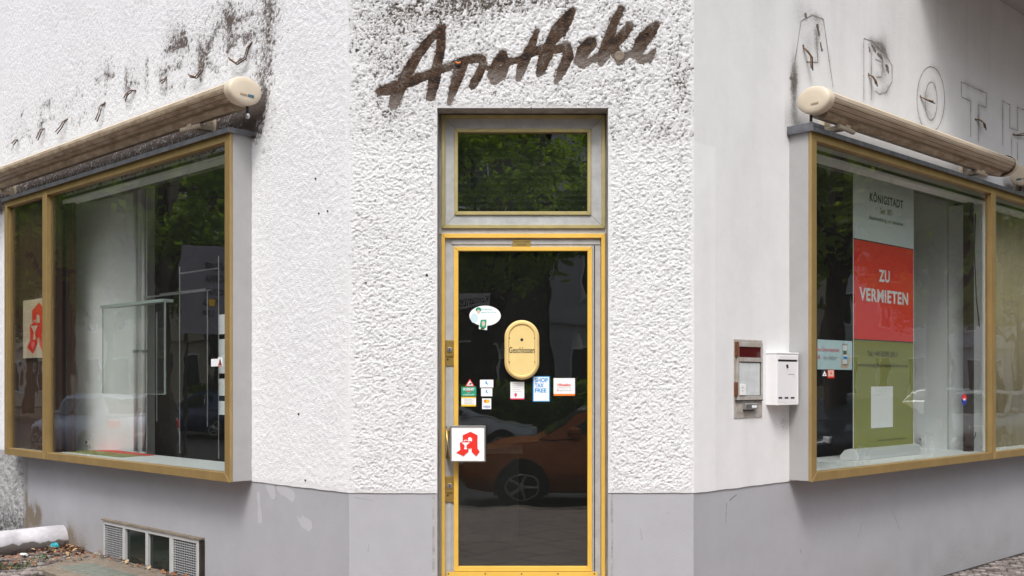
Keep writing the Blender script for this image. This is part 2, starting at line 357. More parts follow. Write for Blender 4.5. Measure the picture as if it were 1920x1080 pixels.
# ------------------------------------------------------------------ the script lettering over the door (measured strokes)
def ap(lst):
    o = []
    for x, y, wd in lst:
        X, Z = P('F', 640+x/2.8235, y/2.8235); o.append((X, Z, wd/2/885*.96))
    return o
APO = {
 'A': [[(540,148,34),(470,212,48),(400,300,54),(345,400,58),(310,470,66),(288,520,62),(278,558,48)],[(528,155,48),(527,250,50),(510,340,52),(492,430,66),(474,515,48)],
       [(203,488,40),(240,480,58),(275,470,60),(320,450,56),(420,415,50),(520,372,48),(600,345,40)],[(210,465,20),(200,500,22)]],
 'p': [[(650,330,56),(622,390,66),(592,480,46),(570,548,24)],[(600,345,44),(650,322,44),(740,312,46),(752,340,46),(728,400,48),(695,455,44)]],
 'o': [[(855,290,46),(822,335,50),(800,400,56),(812,428,52),(850,400,50),(872,345,46),(855,290,46)],[(760,360,24),(800,372,36)],[(872,335,40),(940,318,34),(985,300,40)]],
 't': [[(1035,165,24),(1018,215,42),(985,290,56),(955,360,56),(937,420,30)],[(990,292,44),(1060,262,50),(1090,255,50)]],
 'h': [[(1222,62,40),(1190,110,70),(1150,165,84),(1110,220,56),(1080,300,76),(1050,385,44),(1042,402,20)],[(1080,262,50),(1150,262,46),(1192,252,56),(1202,300,60),(1170,370,52),(1135,440,22)]],
 'e': [[(1335,215,36),(1318,232,70),(1280,275,76),(1258,325,58),(1272,345,42),(1320,325,34),(1370,300,44)]],
 'k': [[(1480,50,36),(1445,120,44),(1415,210,62),(1390,290,66),(1375,335,40)],[(1525,140,44),(1492,190,52),(1430,245,60)],[(1430,245,60),(1458,290,62),(1475,315,58)]],
 'e2': [[(1665,135,42),(1640,165,66),(1590,225,76),(1562,290,60),(1590,318,48),(1630,308,44),(1655,275,24)],[(1490,305,36),(1540,285,36),(1565,270,30)]],
}
APO = {k: [ap(s) for s in v] for k, v in APO.items()}
ALLAPO = [s for v in APO.values() for s in v]
def gp(pts, wd=.0034): return [(*P('R', x, y), wd) for x, y in pts]
c4 = lambda L: [(1460+x/3, y/3) for x, y in L]
ell = lambda cx, cy, rx, ry, a0=0, a1=360: [(cx+rx*math.cos(R(a)), cy+ry*math.sin(R(a))) for a in range(a0, a1+1, 15)]
GH = [
 ('A', [c4([(62, 500), (120, 120), (185, 85), (245, 110), (300, 490)]), c4([(150, 350), (215, 352), (205, 190)])]),
 ('P', [c4([(473, 560), (473, 218), (520, 232), (585, 290), (632, 370), (632, 460), (600, 520), (560, 530), (540, 515)]), c4([(515, 300), (516, 560)]), c4([(540, 335), (575, 350), (583, 400), (570, 435), (545, 435)])]),
 ('O', [c4(ell(850, 560, 78, 185)), c4(ell(852, 570, 34, 108))]),
 ('T', [c4([(1022, 462), (1162, 525), (1162, 605), (1118, 590), (1118, 790)]), c4([(1022, 462), (1022, 545), (1075, 570), (1075, 770)])]),
 ('H', [c4([(1255, 820), (1255, 570), (1295, 590), (1295, 720), (1338, 735), (1338, 605), (1378, 620)]), c4([(1305, 780), (1305, 900)]), c4([(1338, 900), (1338, 800)])]),
]
GHS = [gp(q, .012) for _, ss in GH for q in ss]
# ------------------------------------------------------------------ the corner building
B = thing('corner_building', 'white stuccoed corner shop building with grey plinth, gold door and two box display windows', 'building', 'W', (0, DF, 0))
ZP = .930; HT = 8.0
def wall(name, fr, x0, x1, z0, z1, holes, fx, fz, step, disp, dirt_shade, mat, coarse=.25):
    def axis(a, b, f, st, edges):
        c = np.concatenate([np.arange(a, b, coarse), [b], np.arange(max(a, f[0]), min(b, f[1]), st), edges])
        c = np.unique(np.round(c[(c >= a-1e-9) & (c <= b+1e-9)], 5))
        keep = [c[0]]; E = set(np.round([a, b]+list(edges), 5).tolist())
        for v in c[1:]:
            if v-keep[-1] < st*.55:
                if v in E:
                    if keep[-1] in E: keep.append(v)
                    else: keep[-1] = v
                continue
            keep.append(v)
        return np.array(keep)
    xs = axis(x0, x1, fx, step, [h[0] for h in holes]+[h[1] for h in holes])
    zs = axis(z0, z1, fz, step, [h[2] for h in holes]+[h[3] for h in holes])
    X, Z = np.meshgrid(xs, zs, indexing='ij')
    e = np.minimum.reduce([X-x0, x1-X, Z-z0])
    for h in holes:
        dx = np.maximum(np.maximum(h[0]-X, X-h[1]), 0); dz = np.maximum(np.maximum(h[2]-Z, Z-h[3]), 0)
        e = np.minimum(e, np.hypot(dx, dz))
    vis = sst(fz[1]+.02, fz[1]-.12, Z)*sst(fx[0]-.02, fx[0]+.12, X)*sst(fx[1]+.02, fx[1]-.12, X) if name == 'wall' and mat != 'stucco_right' else np.ones_like(X)
    if mat == 'stucco_front': vis = sst(fz[1]+.02, fz[1]-.12, Z)
    if mat == 'stucco_left': vis = sst(fz[1]+.02, fz[1]-.12, Z)*sst(fx[0]-.02, fx[0]+.12, X)
    H = disp(X, Z)*vis; k = sst(0, .035, e); Y = -((.007 if name == 'wall' else .003)+(H)*k)
    if name == 'wall': Z = Z.copy(); Z[:, 0] += .004*(fbm(xs*7, xs*0+3., 95, 3)-.5)*2+.002
    D = dirt_shade(X, Z, H)*vis+.03*(1-vis)
    n1, n2 = X.shape
    co = np.stack([X, Y, Z], -1).reshape(-1, 3).astype(np.float32)
    i = np.arange(n1-1)[:, None]; j = np.arange(n2-1)[None, :]
    xc = (xs[:-1]+xs[1:])[:, None]/2; zc = (zs[:-1]+zs[1:])[None, :]/2
    ok = np.ones((n1-1, n2-1), bool)
    for h in holes: ok &= ~((xc > h[0]) & (xc < h[1]) & (zc > h[2]) & (zc < h[3]))
    a = i*n2+j; q = np.stack([a, a+n2, a+n2+1, a+1], -1)[ok].astype(np.int32)
    me = bpy.data.meshes.new(name); me.vertices.add(len(co)); me.vertices.foreach_set('co', co.ravel())
    me.loops.add(q.size); me.loops.foreach_set('vertex_index', q.ravel()); me.polygons.add(len(q))
    me.polygons.foreach_set('loop_start', np.arange(0, q.size, 4, dtype=np.int32)); me.polygons.foreach_set('loop_total', np.full(len(q), 4, np.int32))
    me.polygons.foreach_set('use_smooth', np.ones(len(q), bool)); me.update(calc_edges=True)
    at = me.attributes.new('dirt', 'FLOAT', 'POINT'); at.data.foreach_set('value', D.reshape(-1).astype(np.float32))  # carries real dirt and the shade painted into stucco pits
    me.materials.append(M[mat]); o = bpy.data.objects.new(name, me); place(o, mat4(fr), B); return o
def blob(X, Z, fr, px, py, rx, rz, s=1.0):
    x, z = P(fr, px, py); return s*np.exp(-(((X-x)/rx)**2+((Z-z)/rz)**2))
# door opening
OX0, OZ1 = P('F', 820, 203); OX1 = P('F', 1140, 203)[0]
# bays
OB = .175
bx_l = P('L', 431, 300, OB)[0]; zt_l = P('L', 431, 243, OB)[1]; zb_l = P('L', 431, 905, OB)[1]
bx_r = P('R', 1521.5, 300, OB)[0]; zt_r = P('R', 1521.5, 241, OB)[1]; zb_r = P('R', 1521.5, 904, OB)[1]
bl_l = P('L', 8, 500, OB)[0]; br_r = P('R', 2300, 500, OB)[0]
print('bay', bx_l, bl_l, zt_l, zb_l, bx_r, br_r, zt_r, zb_r)
holeL = (bl_l+.06, bx_l-.06, zb_l+.02, zt_l-.06); holeR = (bx_r+.06, br_r-.06, zb_r+.02, zt_r-.06)
def dispF(X, Z):
    wx = X+.02*fbm(X*9, Z*9, 31, 2); wz = Z+.02*fbm(X*9, Z*9, 37, 2)
    a = fbm(wx*64, wz*86, 1, 3, .66); b = fbm(X*110, Z*120, 5, 2)
    lump = sst(.43, .62, a)*.0023+np.maximum(a-.5, 0)*.004
    c = fbm((X*.93-Z*.30)*62, (Z*.95+X*.3)*20, 8, 3)
    comb = sst(.40, .62, c)*.0048
    patch = sst(.38, .6, fbm(X*3.5, Z*3.5, 40, 3)); pit = sst(.63, .75, fbm(X*88, Z*100, 44, 2, .4))
    wt = sst(2.95, 3.1, Z)
    h = (lump*(.35+.75*patch))*(1-wt)+(comb*(.5+.7*patch)+lump*.3)*wt+sst(.3, .6, b)*.0036-pit*.0045
    f = strokefield(X, Z, ALLAPO)
    return h*sst(.004, -.008, f)
def dirt_shadeF(X, Z, H):
    f = strokefield(X, Z, ALLAPO)
    hn = np.clip(H/.008, 0, 1)
    d = .22*sst(-.02, .0, f)
    top = sst(3.025, 3.04, Z)
    d += top*(.22*fbm(X*4, Z*3, 50, 3)+.10)
    for a in ((800, 20, .28, .10, .36), (890, 0, .25, .08, .42), (1000, 0, .25, .05, .3), (1275, 140, .09, .35, .20), (1235, 245, .10, .10, .2), (730, 110, .12, .25, .14), (1180, 60, .2, .2, .14), (735, 215, .05, .05, .3)):  # darker blobs, strongest along the top
        d += blob(X, Z, 'F', *a)
    lw = sst(2.9, 3.03, Z)
    d += (1-lw)*.10*sst(.5, .7, fbm(X*2.5, Z*2.5, 55, 3))
    pit_shade = .22*sst(.64, .76, fbm(X*88, Z*100, 44, 2, .4))+.16*sst(.36, .10, hn)*sst(.40, .65, fbm(X*60, Z*60, 57, 2))*(strokefield(X, Z, ALLAPO) < -.008)  # relief shade of the pits, painted in as darker colour
    return d*(.5+.9*(1-hn))+pit_shade
zF = P('F', 975, 1085)[1]
wall('wall', 'F', -1.0234, 1.0394, ZP, HT, [(OX0, OX1, 0, OZ1)], (-1.03, 1.04), (ZP, 4.25), .0052, dispF, dirt_shadeF, 'stucco_front')
def dispL(X, Z):
    b = fbm(X*72, Z*78, 11, 2, .6); c = fbm(X*24, Z*28, 12, 2)
    return sst(.38, .70, b)*.0028+c*.002
LG = [(22, 265), (45, 232), (75, 250), (95, 200), (120, 235), (150, 175), (185, 205), (205, 140), (245, 172), (265, 148), (308, 145), (330, 80), (345, 90), (375, 130), (395, 88), (432, 35), (460, 90), (478, 60)]
def dirt_shadeL(X, Z, H):
    d = .16*sst(2.7, 3.2, Z)*fbm(X*2, Z*2, 60, 3)
    rs = np.random.RandomState(4)
    for i, (px, py) in enumerate(LG):
        s = .05 if px < 180 else .09
        d += blob(X, Z, 'L', px, py, .09, .09, s+rs.rand()*.1)
        d += blob(X, Z, 'L', px-5, py-20, .20, .16, .11)
    for a in ((325, 75, .16, .13, .17), (345, 65, .04, .05, .2), (205, 125, .12, .10, .17), (430, 40, .12, .18, .22), (505, 60, .10, .7, .30), (480, 190, .14, .22, .35), (495, 140, .10, .2, .2), (492, 200, .06, .08, .5), (130, 40, .4, .3, .12), (515, 0, .16, .4, .25), (400, 60, .5, .35, .16)):
        d += blob(X, Z, 'L', *a)
    # stained outlines of the removed capitals
    T = {'A': [[(0, 0), (.5, 1), (1, 0)], [(.2, .35), (.8, .35)]], 'P': [[(0, 0), (0, 1), (.8, 1), (1, .75), (.8, .5), (0, .5)]], 'O': [[(.5, 1), (0, .7), (0, .3), (.5, 0), (1, .3), (1, .7), (.5, 1)]],
         'T': [[(0, 1), (1, 1)], [(.5, 1), (.5, 0)]], 'H': [[(0, 0), (0, 1)], [(1, 0), (1, 1)], [(0, .5), (1, .5)]], 'E': [[(1, 1), (0, 1), (0, 0), (1, 0)], [(0, .5), (.8, .5)]], 'K': [[(0, 0), (0, 1)], [(1, 1), (0, .5), (1, 0)]]}
    for ch, a_, b_ in (('A', 70, 165), ('P', 212, 300), ('O', 345, 440), ('T', 485, 600), ('H', 645, 750), ('E', 820, 945), ('K', 1020, 1110), ('E', 1165, 1290)):
        st = []
        for l_ in T[ch]:
            q_ = []
            for u, v in l_:
                px = a_+(b_-a_)*u; q_.append((*P('L', px/2.7, ((760-.387*(px-75))*(1-v)+(600-.444*(px-75))*v)/2.7), .022))
            st.append(q_)
        f = strokefield(X, Z, st)
        d += (.26 if a_ < 450 else .31)*sst(-.035, .012, f)*sst(.30, .62, fbm(X*9, Z*9, 62, 3))
    # grime behind and under the awning
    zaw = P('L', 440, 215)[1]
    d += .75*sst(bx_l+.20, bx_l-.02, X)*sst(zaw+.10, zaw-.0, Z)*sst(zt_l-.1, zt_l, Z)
    hn = np.clip(H/.006, 0, 1)
    return d*(.55+.8*(1-hn))+.30*sst(.40, .15, hn)*sst(.5, .62, fbm(X*45, Z*45, 58, 2))*sst(-8, -7, X)  # last term paints shade into the low spots of the stipple
wall('wall', 'L', -12, .0029, ZP, HT, [holeL], (-5.7, 0), (ZP, 5.35), .0085, dispL, dirt_shadeL, 'stucco_left')
def dispR(X, Z): return fbm(X*14, Z*14, 21, 3)*.0012
RG = [(1512, 95), (1655, 150), (1655, 90), (1740, 185), (1838, 235), (1490, 150), (1530, 60), (1500, 30)]
def dirtR(X, Z, H):
    d = .06+.10*fbm(X*3, Z*1.2, 71, 4)
    f = strokefield(X, Z, GHS); n_ = fbm(X*7, Z*5, 73, 4)
    d += .20*sst(-.05, .01, f)*sst(.35, .65, n_)+.05*sst(.42, .7, fbm(X*9, Z*1.1, 74, 3))
    for px, py in RG: d += blob(X, Z, 'R', px, py, .10, .13, .22)*(.3+1.3*n_)
    d += blob(X, Z, 'R', 1487, 160, .05, .25, .5)+blob(X, Z, 'R', 1640, 85, .12, .06, .4)
    d += blob(X, Z, 'R', 1470, 790, .13, .10, .35)+.14*sst(3.4, 4.6, Z)
    xp = P('R', 1338, 300)[0]
    d -= .13*(X < xp)*(Z < 3.03)
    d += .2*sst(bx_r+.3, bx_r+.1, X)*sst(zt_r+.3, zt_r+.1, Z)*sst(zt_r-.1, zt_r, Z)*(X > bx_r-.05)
    return np.clip(d, 0, 2)
wall('wall', 'R', -.0029, 14, ZP, HT, [holeR], (0, 6), (ZP, 5.0), .013, dispR, dirtR, 'stucco_right')
# plinth
def dispP(X, Z): return fbm(X*6, Z*6, 81, 4)*.0015-.003
def dirtP(X, Z, H):
    return .10*fbm(X*2.4, Z*2.4, 83, 4)+.35*sst(.55, .1, Z)*fbm(X*3, Z*5, 84, 4)
def dirtPL(X, Z, H):
    d = dirtP(X, Z, H)+.35*sst(.75, .18, Z)*sst(-1.6, -2.6, X)*fbm(X*4, Z*4, 86, 4)*1.6
    for a in ((66, 965, .16, .10, .75), (125, 1015, .14, .14, .6), (50, 930, .05, .4, .5)): d += blob(X, Z, 'L', *a)*sst(.30, .62, fbm(X*9, Z*7, 87, 4))*1.3
    d += .22*sst(.34, .1, Z)*sst(.4, .65, fbm(X*12, Z*12, 88, 3))
    d -= .10*(1-sst(-1.6, -1.2, X))
    for a in ((530, 925, .05, .03), (570, 985, .05, .04), (505, 940, .04, .03), (485, 960, .02, .1)): d -= .6*(blob(X, Z, 'L', *a) > .45)
    return d
wall('plinth', 'F', -1.0217, 1.0377, -.3, ZP+.015, [(OX0, OX1, -.3, ZP+.015)], (-1.03, 1.04), (.3, ZP), .02, dispP, dirtP, 'plinth')
VG = (P('L', 200, 980)[0], P('L', 381, 1010)[0])
wall('plinth', 'L', -12, .0012, -.3, ZP+.015, [], (-5, 0), (0, ZP), .025, dispP, dirtPL, 'plinth')
wall('plinth', 'R', -.0012, 14, -.3, ZP+.015, [], (0, 6), (0, ZP), .03, dispP, dirtP, 'plinth')
# reveals, inner skins, roof and floor
mb = MB(); t_ = .3
mb.box(OX0-.03, OX0, -.002, t_, -.2, OZ1+.03); mb.box(OX1, OX1+.03, -.002, t_, -.2, OZ1+.03); mb.box(OX0, OX1, -.0015, t_, OZ1, OZ1+.03)
mb.build('door_reveal', 'reveal', B, 'F')
mb = MB(); mb.box(OX0, OX1, .02, .5, -.2, EYE-388/FOC*(DF+.14)); mb.build('doorstep', 'concrete', B, 'F')
for fr, h, xa, xb in (('L', holeL, -12, -.12), ('R', holeR, .12, 14)):
    mb = MB(); mb.box(xa, h[0], .27, .3, -.2, HT-.02); mb.box(h[1], xb, .27, .3, -.2, HT-.02)
    mb.box(h[0], h[1], .27, .3, -.2, h[2]); mb.box(h[0], h[1], .27, .3, h[3], HT-.02)
    mb.box(h[0]-.02, h[0], 0.0, .27, h[2], h[3]); mb.box(h[1], h[1]+.02, 0.0, .27, h[2], h[3])
    mb.box(h[0], h[1], 0.0, .27, h[2]-.02, h[2]); mb.box(h[0], h[1], 0.0, .27, h[3], h[3]+.02)
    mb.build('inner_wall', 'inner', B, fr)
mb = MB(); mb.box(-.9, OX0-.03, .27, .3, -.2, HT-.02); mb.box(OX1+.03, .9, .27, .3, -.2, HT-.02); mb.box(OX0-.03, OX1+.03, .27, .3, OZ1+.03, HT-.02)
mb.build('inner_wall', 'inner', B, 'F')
cs = [toW('L', -12, .01, 0), toW('L', 0, .01, 0), toW('R', 0, .01, 0), toW('R', 14, .01, 0), Vector((9, 26, 0)), Vector((-8, 26, 0))]
foot = [(v.x, v.y) for v in cs]
MB().extz(foot, HT-.3, HT, 0).build('roof', 'zinc', B)
ci = [(toW('L', -12, .3, 0)), toW('L', -.1, .3, 0), toW('R', .1, .3, 0), toW('R', 14, .3, 0), Vector((8.8, 25.8, 0)), Vector((-7.8, 25.8, 0))]
ins = [(v.x, v.y) for v in ci]
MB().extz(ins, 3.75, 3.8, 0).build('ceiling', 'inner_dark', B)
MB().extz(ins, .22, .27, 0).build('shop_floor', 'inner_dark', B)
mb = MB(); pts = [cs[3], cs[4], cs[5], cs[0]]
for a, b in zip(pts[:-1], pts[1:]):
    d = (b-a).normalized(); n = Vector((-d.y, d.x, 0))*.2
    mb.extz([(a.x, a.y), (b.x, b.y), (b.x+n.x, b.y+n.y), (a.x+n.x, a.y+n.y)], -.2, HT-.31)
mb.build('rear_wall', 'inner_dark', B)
MB().box(-5.9, 5.9, 5.6, 5.7, .27, 3.75).build('rear_partition', 'inner_dark', B, 'F')  # added across the shop to keep its depth dark
# oriel over the right side wall
xo = P('R', 1700, 300)[0]
MB().box(xo, 13.5, -1.25, -.012, 5.0, 7.6).build('oriel', nmat('oriel grey render', (.42, .41, .41), .9, var=.1), B, 'R')
for fr_n, mat_n, L_n in (('L', nmat('paler plinth paint', (.455, .46, .49), .9, var=.05, vscale=3), [[(505, 905, .05), (512, 930, .03)], [(525, 915, .035), (548, 930, .03)], [(562, 972, .03), (578, 985, .035)], [(484, 925, .015), (488, 975, .02)]]),
                        ('R', nmat('plinth scratch', (.25, .245, .25), .9), [[(1672, 958, .002), (1679, 972, .004), (1687, 994, .003)], [(1616, 980, .002), (1608, 1010, .002)], [(1362, 944, .004), (1361, 980, .002)], [(1380, 928, .004), (1368, 938, .006)], [(1500, 1030, .003), (1503, 1038, .002)]]),
                        ('F', nmat('plinth scuff', (.31, .31, .32), .9), [[(692, 1020, .003), (690, 1036, .004)], [(664, 932, .002), (700, 939, .002)], [(1200, 990, .002), (1204, 1012, .003)], [(1250, 960, .003), (1256, 964, .003)]])):
    for k_, st_ in enumerate(L_n):
        raster('paint_patch' if fr_n == 'L' else 'scratch', fr_n, [[(*P(fr_n, x, y), r_) for x, y, r_ in st_]], -.0012, mat_n, B, rough=.012 if fr_n == 'L' else .0015, seed=400+k_, amp=0, nscale=18, thick=.002)
for fr_n, L_n in (('F', ((669, 95, .009), (657, 97, .004), (800, 516, .005), (686, 530, .004))), ('L', ((600, 400, .007), (617, 396, .006), (562, 776, .006), (575, 900, .006), (594, 335, .005)))):
    for k_, (x, y, r_) in enumerate(L_n):
        q_ = P(fr_n, x, y); raster('dowel_hole', fr_n, [[(q_[0], q_[1], r_), (q_[0]+.003, q_[1]-.002, r_)]], -.0125, 'dark', B, rough=.004, seed=500+k_, amp=0, cell=.003, thick=.008)
# rough pilaster at the far left
xq = P('L', 45, 950)[0]
def dispQ(X, Z): return fbm(X*22, Z*26, 91, 3)*.022+.022
wall('pilaster', 'L', xq-2.2, xq, -.2, ZP+.02, [], (xq-1, xq), (-.2, 1.0), .012, dispQ, lambda X, Z, H: .25+.6*(1-np.clip(H/.04, 0, 1))+.3*sst(.6, .2, Z), 'stucco_rough')
# ------------------------------------------------------------------ door and fanlight
DO = -.14
def D(px, py): return P('F', px, py, DO)
def dx(px): return D(px, 0)[0]
def dz(py): return D(0, py)[1]
# fanlight: panel with gold rings
mb = MB(); mb.ring(dx(832), dx(1132), dz(426), dz(219), (.072, .078, .075, .075), .146, .19, 1)
mb.ring(dx(828), dx(1134.5), dz(428.5), dz(216), .021, .126, .16, 0)
mb.ring(dx(852), dx(1108), dz(403), dz(241.5), .021, .134, .175, 0)
fan = mb.build('fanlight', ['gold_old', 'grey_door'], B, 'F', (0, .14, dz(428)), bevel=.0015)
MB().box(dx(857), dx(1103), .165, .171, dz(399), dz(246)).build('pane', 'glass_fan', fan, 'F', (0, .165, dz(400)))
mb = MB()
for k in range(14):
    z = dz(396)+k*(dz(250)-dz(396))/13
    mb.box(dx(850), dx(1110), .215, .225, z-.003, z+.003)
mb.box(dx(845), dx(1115), .232, .24, dz(405), dz(240))
mb.build('louvre_blind', nmat('dark blind slat', (.012, .014, .009), .6, var=.3), fan, 'F', (0, .2, dz(400)))
MB().box(OX0, OX1, .142, .2, dz(438.5), dz(428.2)).box(OX0, dx(828), .15, .2, 0, OZ1).box(dx(1134.5), OX1, .15, .2, 0, OZ1).box(OX0, OX1, .15, .2, dz(216), OZ1).build('door_casing', 'grey_door', B, 'F', (0, .142, .3))
ZD0 = dz(1100)
mb = MB(); mb.ring(dx(828), dx(1134.5), ZD0-.02, dz(438.5), (.021, .024, .02, .026), .126, .17, 0)
mb.box(dx(834), dx(851.5), .150, .185, ZD0, dz(446)); mb.box(dx(1109.5), dx(1126.5), .150, .185, ZD0, dz(446), 1); mb.box(dx(851.5), dx(1109.5), .150, .185, dz(463), dz(446), 1)
mb.m[24:30] = [1]*6
mb.box(dx(838), dx(846), .144, .15, ZD0, dz(640), 1); mb.box(dx(835), dx(851), .1425, .15, dz(800), dz(686), 1)
mb.box(dx(846), dx(1126), .144, .1502, dz(458), dz(449), 1)
mb.box(dx(1114), dx(1116), .1485, .151, ZD0, dz(460), 2)
mb.ring(dx(851), dx(1110), dz(1071), dz(463), (.027, .027, .028, .024), .134, .175, 0)
door = mb.build('entrance_door', ['gold_door', 'grey_door', 'dark'], B, 'F', (0, .14, ZD0), bevel=.0015)
# pale worn channel between frame and leaf
MB().box(dx(858), dx(1102), .160, .166, dz(1062), dz(470)).build('pane', 'glass_door', door, 'F', (0, .16, dz(1062)))
mb = MB(); mb.box(dx(838), dx(1120), .122, .133, ZD0-.01, dz(1071.5)); 
for px in (841, 910, 978, 1046, 1114): mb.lathe([(.005, 0), (.004, .002)], (dx(px), .122, dz(1075)), 8, 1, 'y')
mb.build('kick_plate', ['gold_door', 'dark'], door, 'F', (0, .13, ZD0))
for py in (638, 893):
    mb = MB(); a, b = dx(835.5), dx(851.5)
    mb.box(a, b, .136, .15, dz(py+48), dz(py)); mb.box(a+.005, b-.005, .128, .136, dz(py+30), dz(py+2)); c = (a+b)/2
    mb.lathe([(.017, 0), (.015, .006), (.006, .007)], (c, .128, dz(py+18)), 16, 1, 'y'); mb.box(c-.0022, c+.0022, .1195, .1205, dz(py+21), dz(py+14), 2)
    mb.lathe([(.006, 0), (.005, .003)], (a+.014, .136, dz(py+36)), 10, 2, 'y')
    mb.build('door_lock', ['brass', 'chrome', 'dark'], door, 'F', (c, .14, dz(py+48)), bevel=.001)
mb = MB(); mb.tube([(dx(841), .15, dz(858)), (dx(841), .06, dz(856)), (dx(841), .06, dz(808)), (dx(841), .15, dz(806))], .013, 10)
mb.build('pull_handle', 'brass', door, 'F', (dx(841), .14, dz(858)), smooth=True)
mb = MB(); mb.box(dx(961), dx(995), .138, .144, dz(463), dz(449.5)); pl = mb.build('name_plaque', 'brass', door, 'F', (dx(978), .14, dz(462)), bevel=.001)
text('Konstanzer  Apotheke', 'F', dx(963.5), dx(992.5), dz(455), dz(452), .1372, 'ink', pl, bold=.01)
text('Cornelia Sell', 'F', dx(969), dx(987), dz(460), dz(457.3), .1372, 'ink', pl, bold=.01)
# ------------------------------------------------------------------ display windows (box bays)
FWD = {}
def bay(fr, units, xnear, zb, zt, sgn, depth, glass):
    # units: list of (xa,xb); sgn -1 = the bay runs to -x
    xf = units[-1][1]
    root = None; wt, wb = .070, .060
    for k, (xa, xb) in enumerate(units):
        lo, hi = min(xa, xb)+.002, max(xa, xb)-.002
        mb = MB(); nr_, fa_ = (.066, .042) if k == 0 else (.042, .055)
        wlo, whi = (fa_, nr_) if sgn < 0 else (nr_, fa_)
        mb.ring(lo, hi, zb, zt, (wlo, whi, wb, wt), -OB, -OB+.022)
        mb.ring(lo+wlo-.012, hi-whi+.012, zb+wb-.010, zt-wt+.010, .012, -OB+.022, -OB+.055)
        o = mb.build('display_window' if k == 0 else 'side_light', 'gold_bay', B if k == 0 else root, fr, ((lo+hi)/2, -OB, zb), bevel=.002)
        if k == 0: root = o
        mg = MB().box(lo+wlo-.011, hi-whi+.011, -OB+.034, -OB+.040, zb+wb-.009, zt-wt+.009)
        mg.build('pane', glass, root, fr, ((lo+hi)/2, -OB+.034, zb))
    s = -sgn                                       # direction of the near end
    xn = xnear-s*.004
    MB().box(xn, xn-s*.03, -OB+.024, .001, zb+.004, zt-.004).build('side_panel', 'grey_paint', root, fr, (xn, 0, zb), bevel=.001)
    xe = xf+s*.004
    MB().box(xe, xe+s*.03, -OB+.024, .001, zb+.004, zt-.004).build('side_panel', 'grey_paint', root, fr, (xe, 0, zb))
    MB().box(xn-s*.03, xe+s*.03, -OB+.074, .001, zb+.003, zb+.03).build('bottom_panel', 'grey_paint', root, fr, ((xn+xe)/2, 0, zb))
    MB().box(xn-s*.03, xe+s*.03, -OB+.074, .001, zt-.03, zt-.004).build('top_panel', 'grey_paint', root, fr, ((xn+xe)/2, 0, zt))
    mb = MB(); mb.box(xnear+s*.022, xf-s*.015, -OB-.022, .03, zt+.004, zt+.012); mb.box(xnear+s*.022, xf-s*.015, -OB-.024, -OB-.020, zt-.022, zt+.010)
    mb.box(xnear+s*.020, xnear+s*.024, -OB-.02, .0, zt-.022, zt+.010)
    if sgn > 0: mb.box(xnear+s*.025, xnear-s*.12, -OB-.025, -.0, zt+.012, zt+.035); mb.box(xnear+s*.026, xnear+s*.0225, -OB-.027, .0, zt-.02, zt+.035)
    mb.build('flashing', 'zinc', root, fr, ((xnear+xf)/2, -OB, zt), bevel=.001)
    zs = zb+wb-.006
    MB().box(xn-s*.04, xe+s*.04, -OB+.072, depth, zs-.03, zs).build('inner_sill', 'sill_white', root, fr, ((xn+xe)/2, 0, zs))
    MB().box(xn-s*.04, xe+s*.04, -.02, .10, zt-.11, zt-.09).build('inner_soffit', 'inner_white', root, fr, ((xn+xe)/2, 0, zt-.1))
    return root, zs
ux = lambda px: P('L', px, 500, OB)[0]
rx = lambda px: P('R', px, 500, OB)[0]
bayL, zsL = bay('L', [(ux(431), ux(83)), (ux(83), ux(8))], bx_l, zb_l, zt_l, -1, .38, 'glass')
bayR, zsR = bay('R', [(rx(1521.5), rx(1863.5)), (rx(1863.5), br_r)], bx_r, zb_r, zt_r, 1, .60, 'glass')
# interior fittings seen through the left window
mb = MB(); p0 = Vector((-3.93, 9.49, 0))*.875; p1 = Vector((-3.16, 9.34, 0))*.875
p0 = Vector((-3.44, 8.72, 0)); p1 = Vector((-2.77, 8.30, 0))
# left window partition: computed from its foot on the sill
def foot_pt(px, py, zs): 
    Y = (EYE-zs)*FOC/(py-CY); return Vector(((px-CX)/FOC*Y, Y, zs))
a = foot_pt(124, 843.5, zsL); b = foot_pt(276, 846, zsL)
print('partition', a, b, 'sills', zsL, zsR)
d = (b-a).normalized(); n = Vector((-d.y, d.x, 0))*.12
MB().extz([(a.x, a.y), (b.x, b.y), (b.x+n.x, b.y+n.y), (a.x+n.x, a.y+n.y)], .27, 3.74).build('interior_partition', 'inner_white', B)
fp = (a.x, a.y, zsL, math.atan2(d.y, d.x))
sk = thing('wall_socket', 'white round wall socket low on the partition behind the left window', 'socket', fp, ((b-a).length*.27, 0, .07))
def socket(root, fr, x, z, y=0):
    MB().box(x-.04, x+.04, y-.012, y, z-.04, z+.04).build('plate', 'white', root, fr, (x, y, z), bevel=.002)
    mb = MB(); mb.lathe([(.022, 0), (.022, .016), (.016, .017), (.016, .006)], (x+.0, y-.012, z), 18, 0, 'y'); mb.lathe([(.0155, .0), (.0155, .007)], (x, y-.012, z), 12, 1, 'y')
    mb.build('insert', ['white', 'panel_grey'], root, fr, (x, y, z))
socket(sk, fp, (b-a).length*.27, .07)
for q, (t, lab) in enumerate(((.90, 'left one of the two white vertical pipes behind the left window'), (1.0, 'right one of the two white vertical pipes behind the left window'))):
    g = thing('heating_pipe', lab, 'pipe', fp, ((b-a).length*t, -.05, 0), 'white pipes behind the left window')
    X = (b-a).length*t
    MB().tube([(X, -.05, .001), (X, -.05, 2.6)], .017, 12).build('pipe_run', 'white', g, fp, (X, -.05, 0), smooth=True)
    MB().lathe([(.026, 0), (.026, .025)], (X, -.05, .86), 12).box(X-.006, X+.006, -.05, 0.0, .865, .88).build('clamp', 'chrome', g, fp, (X, -.05, 0))
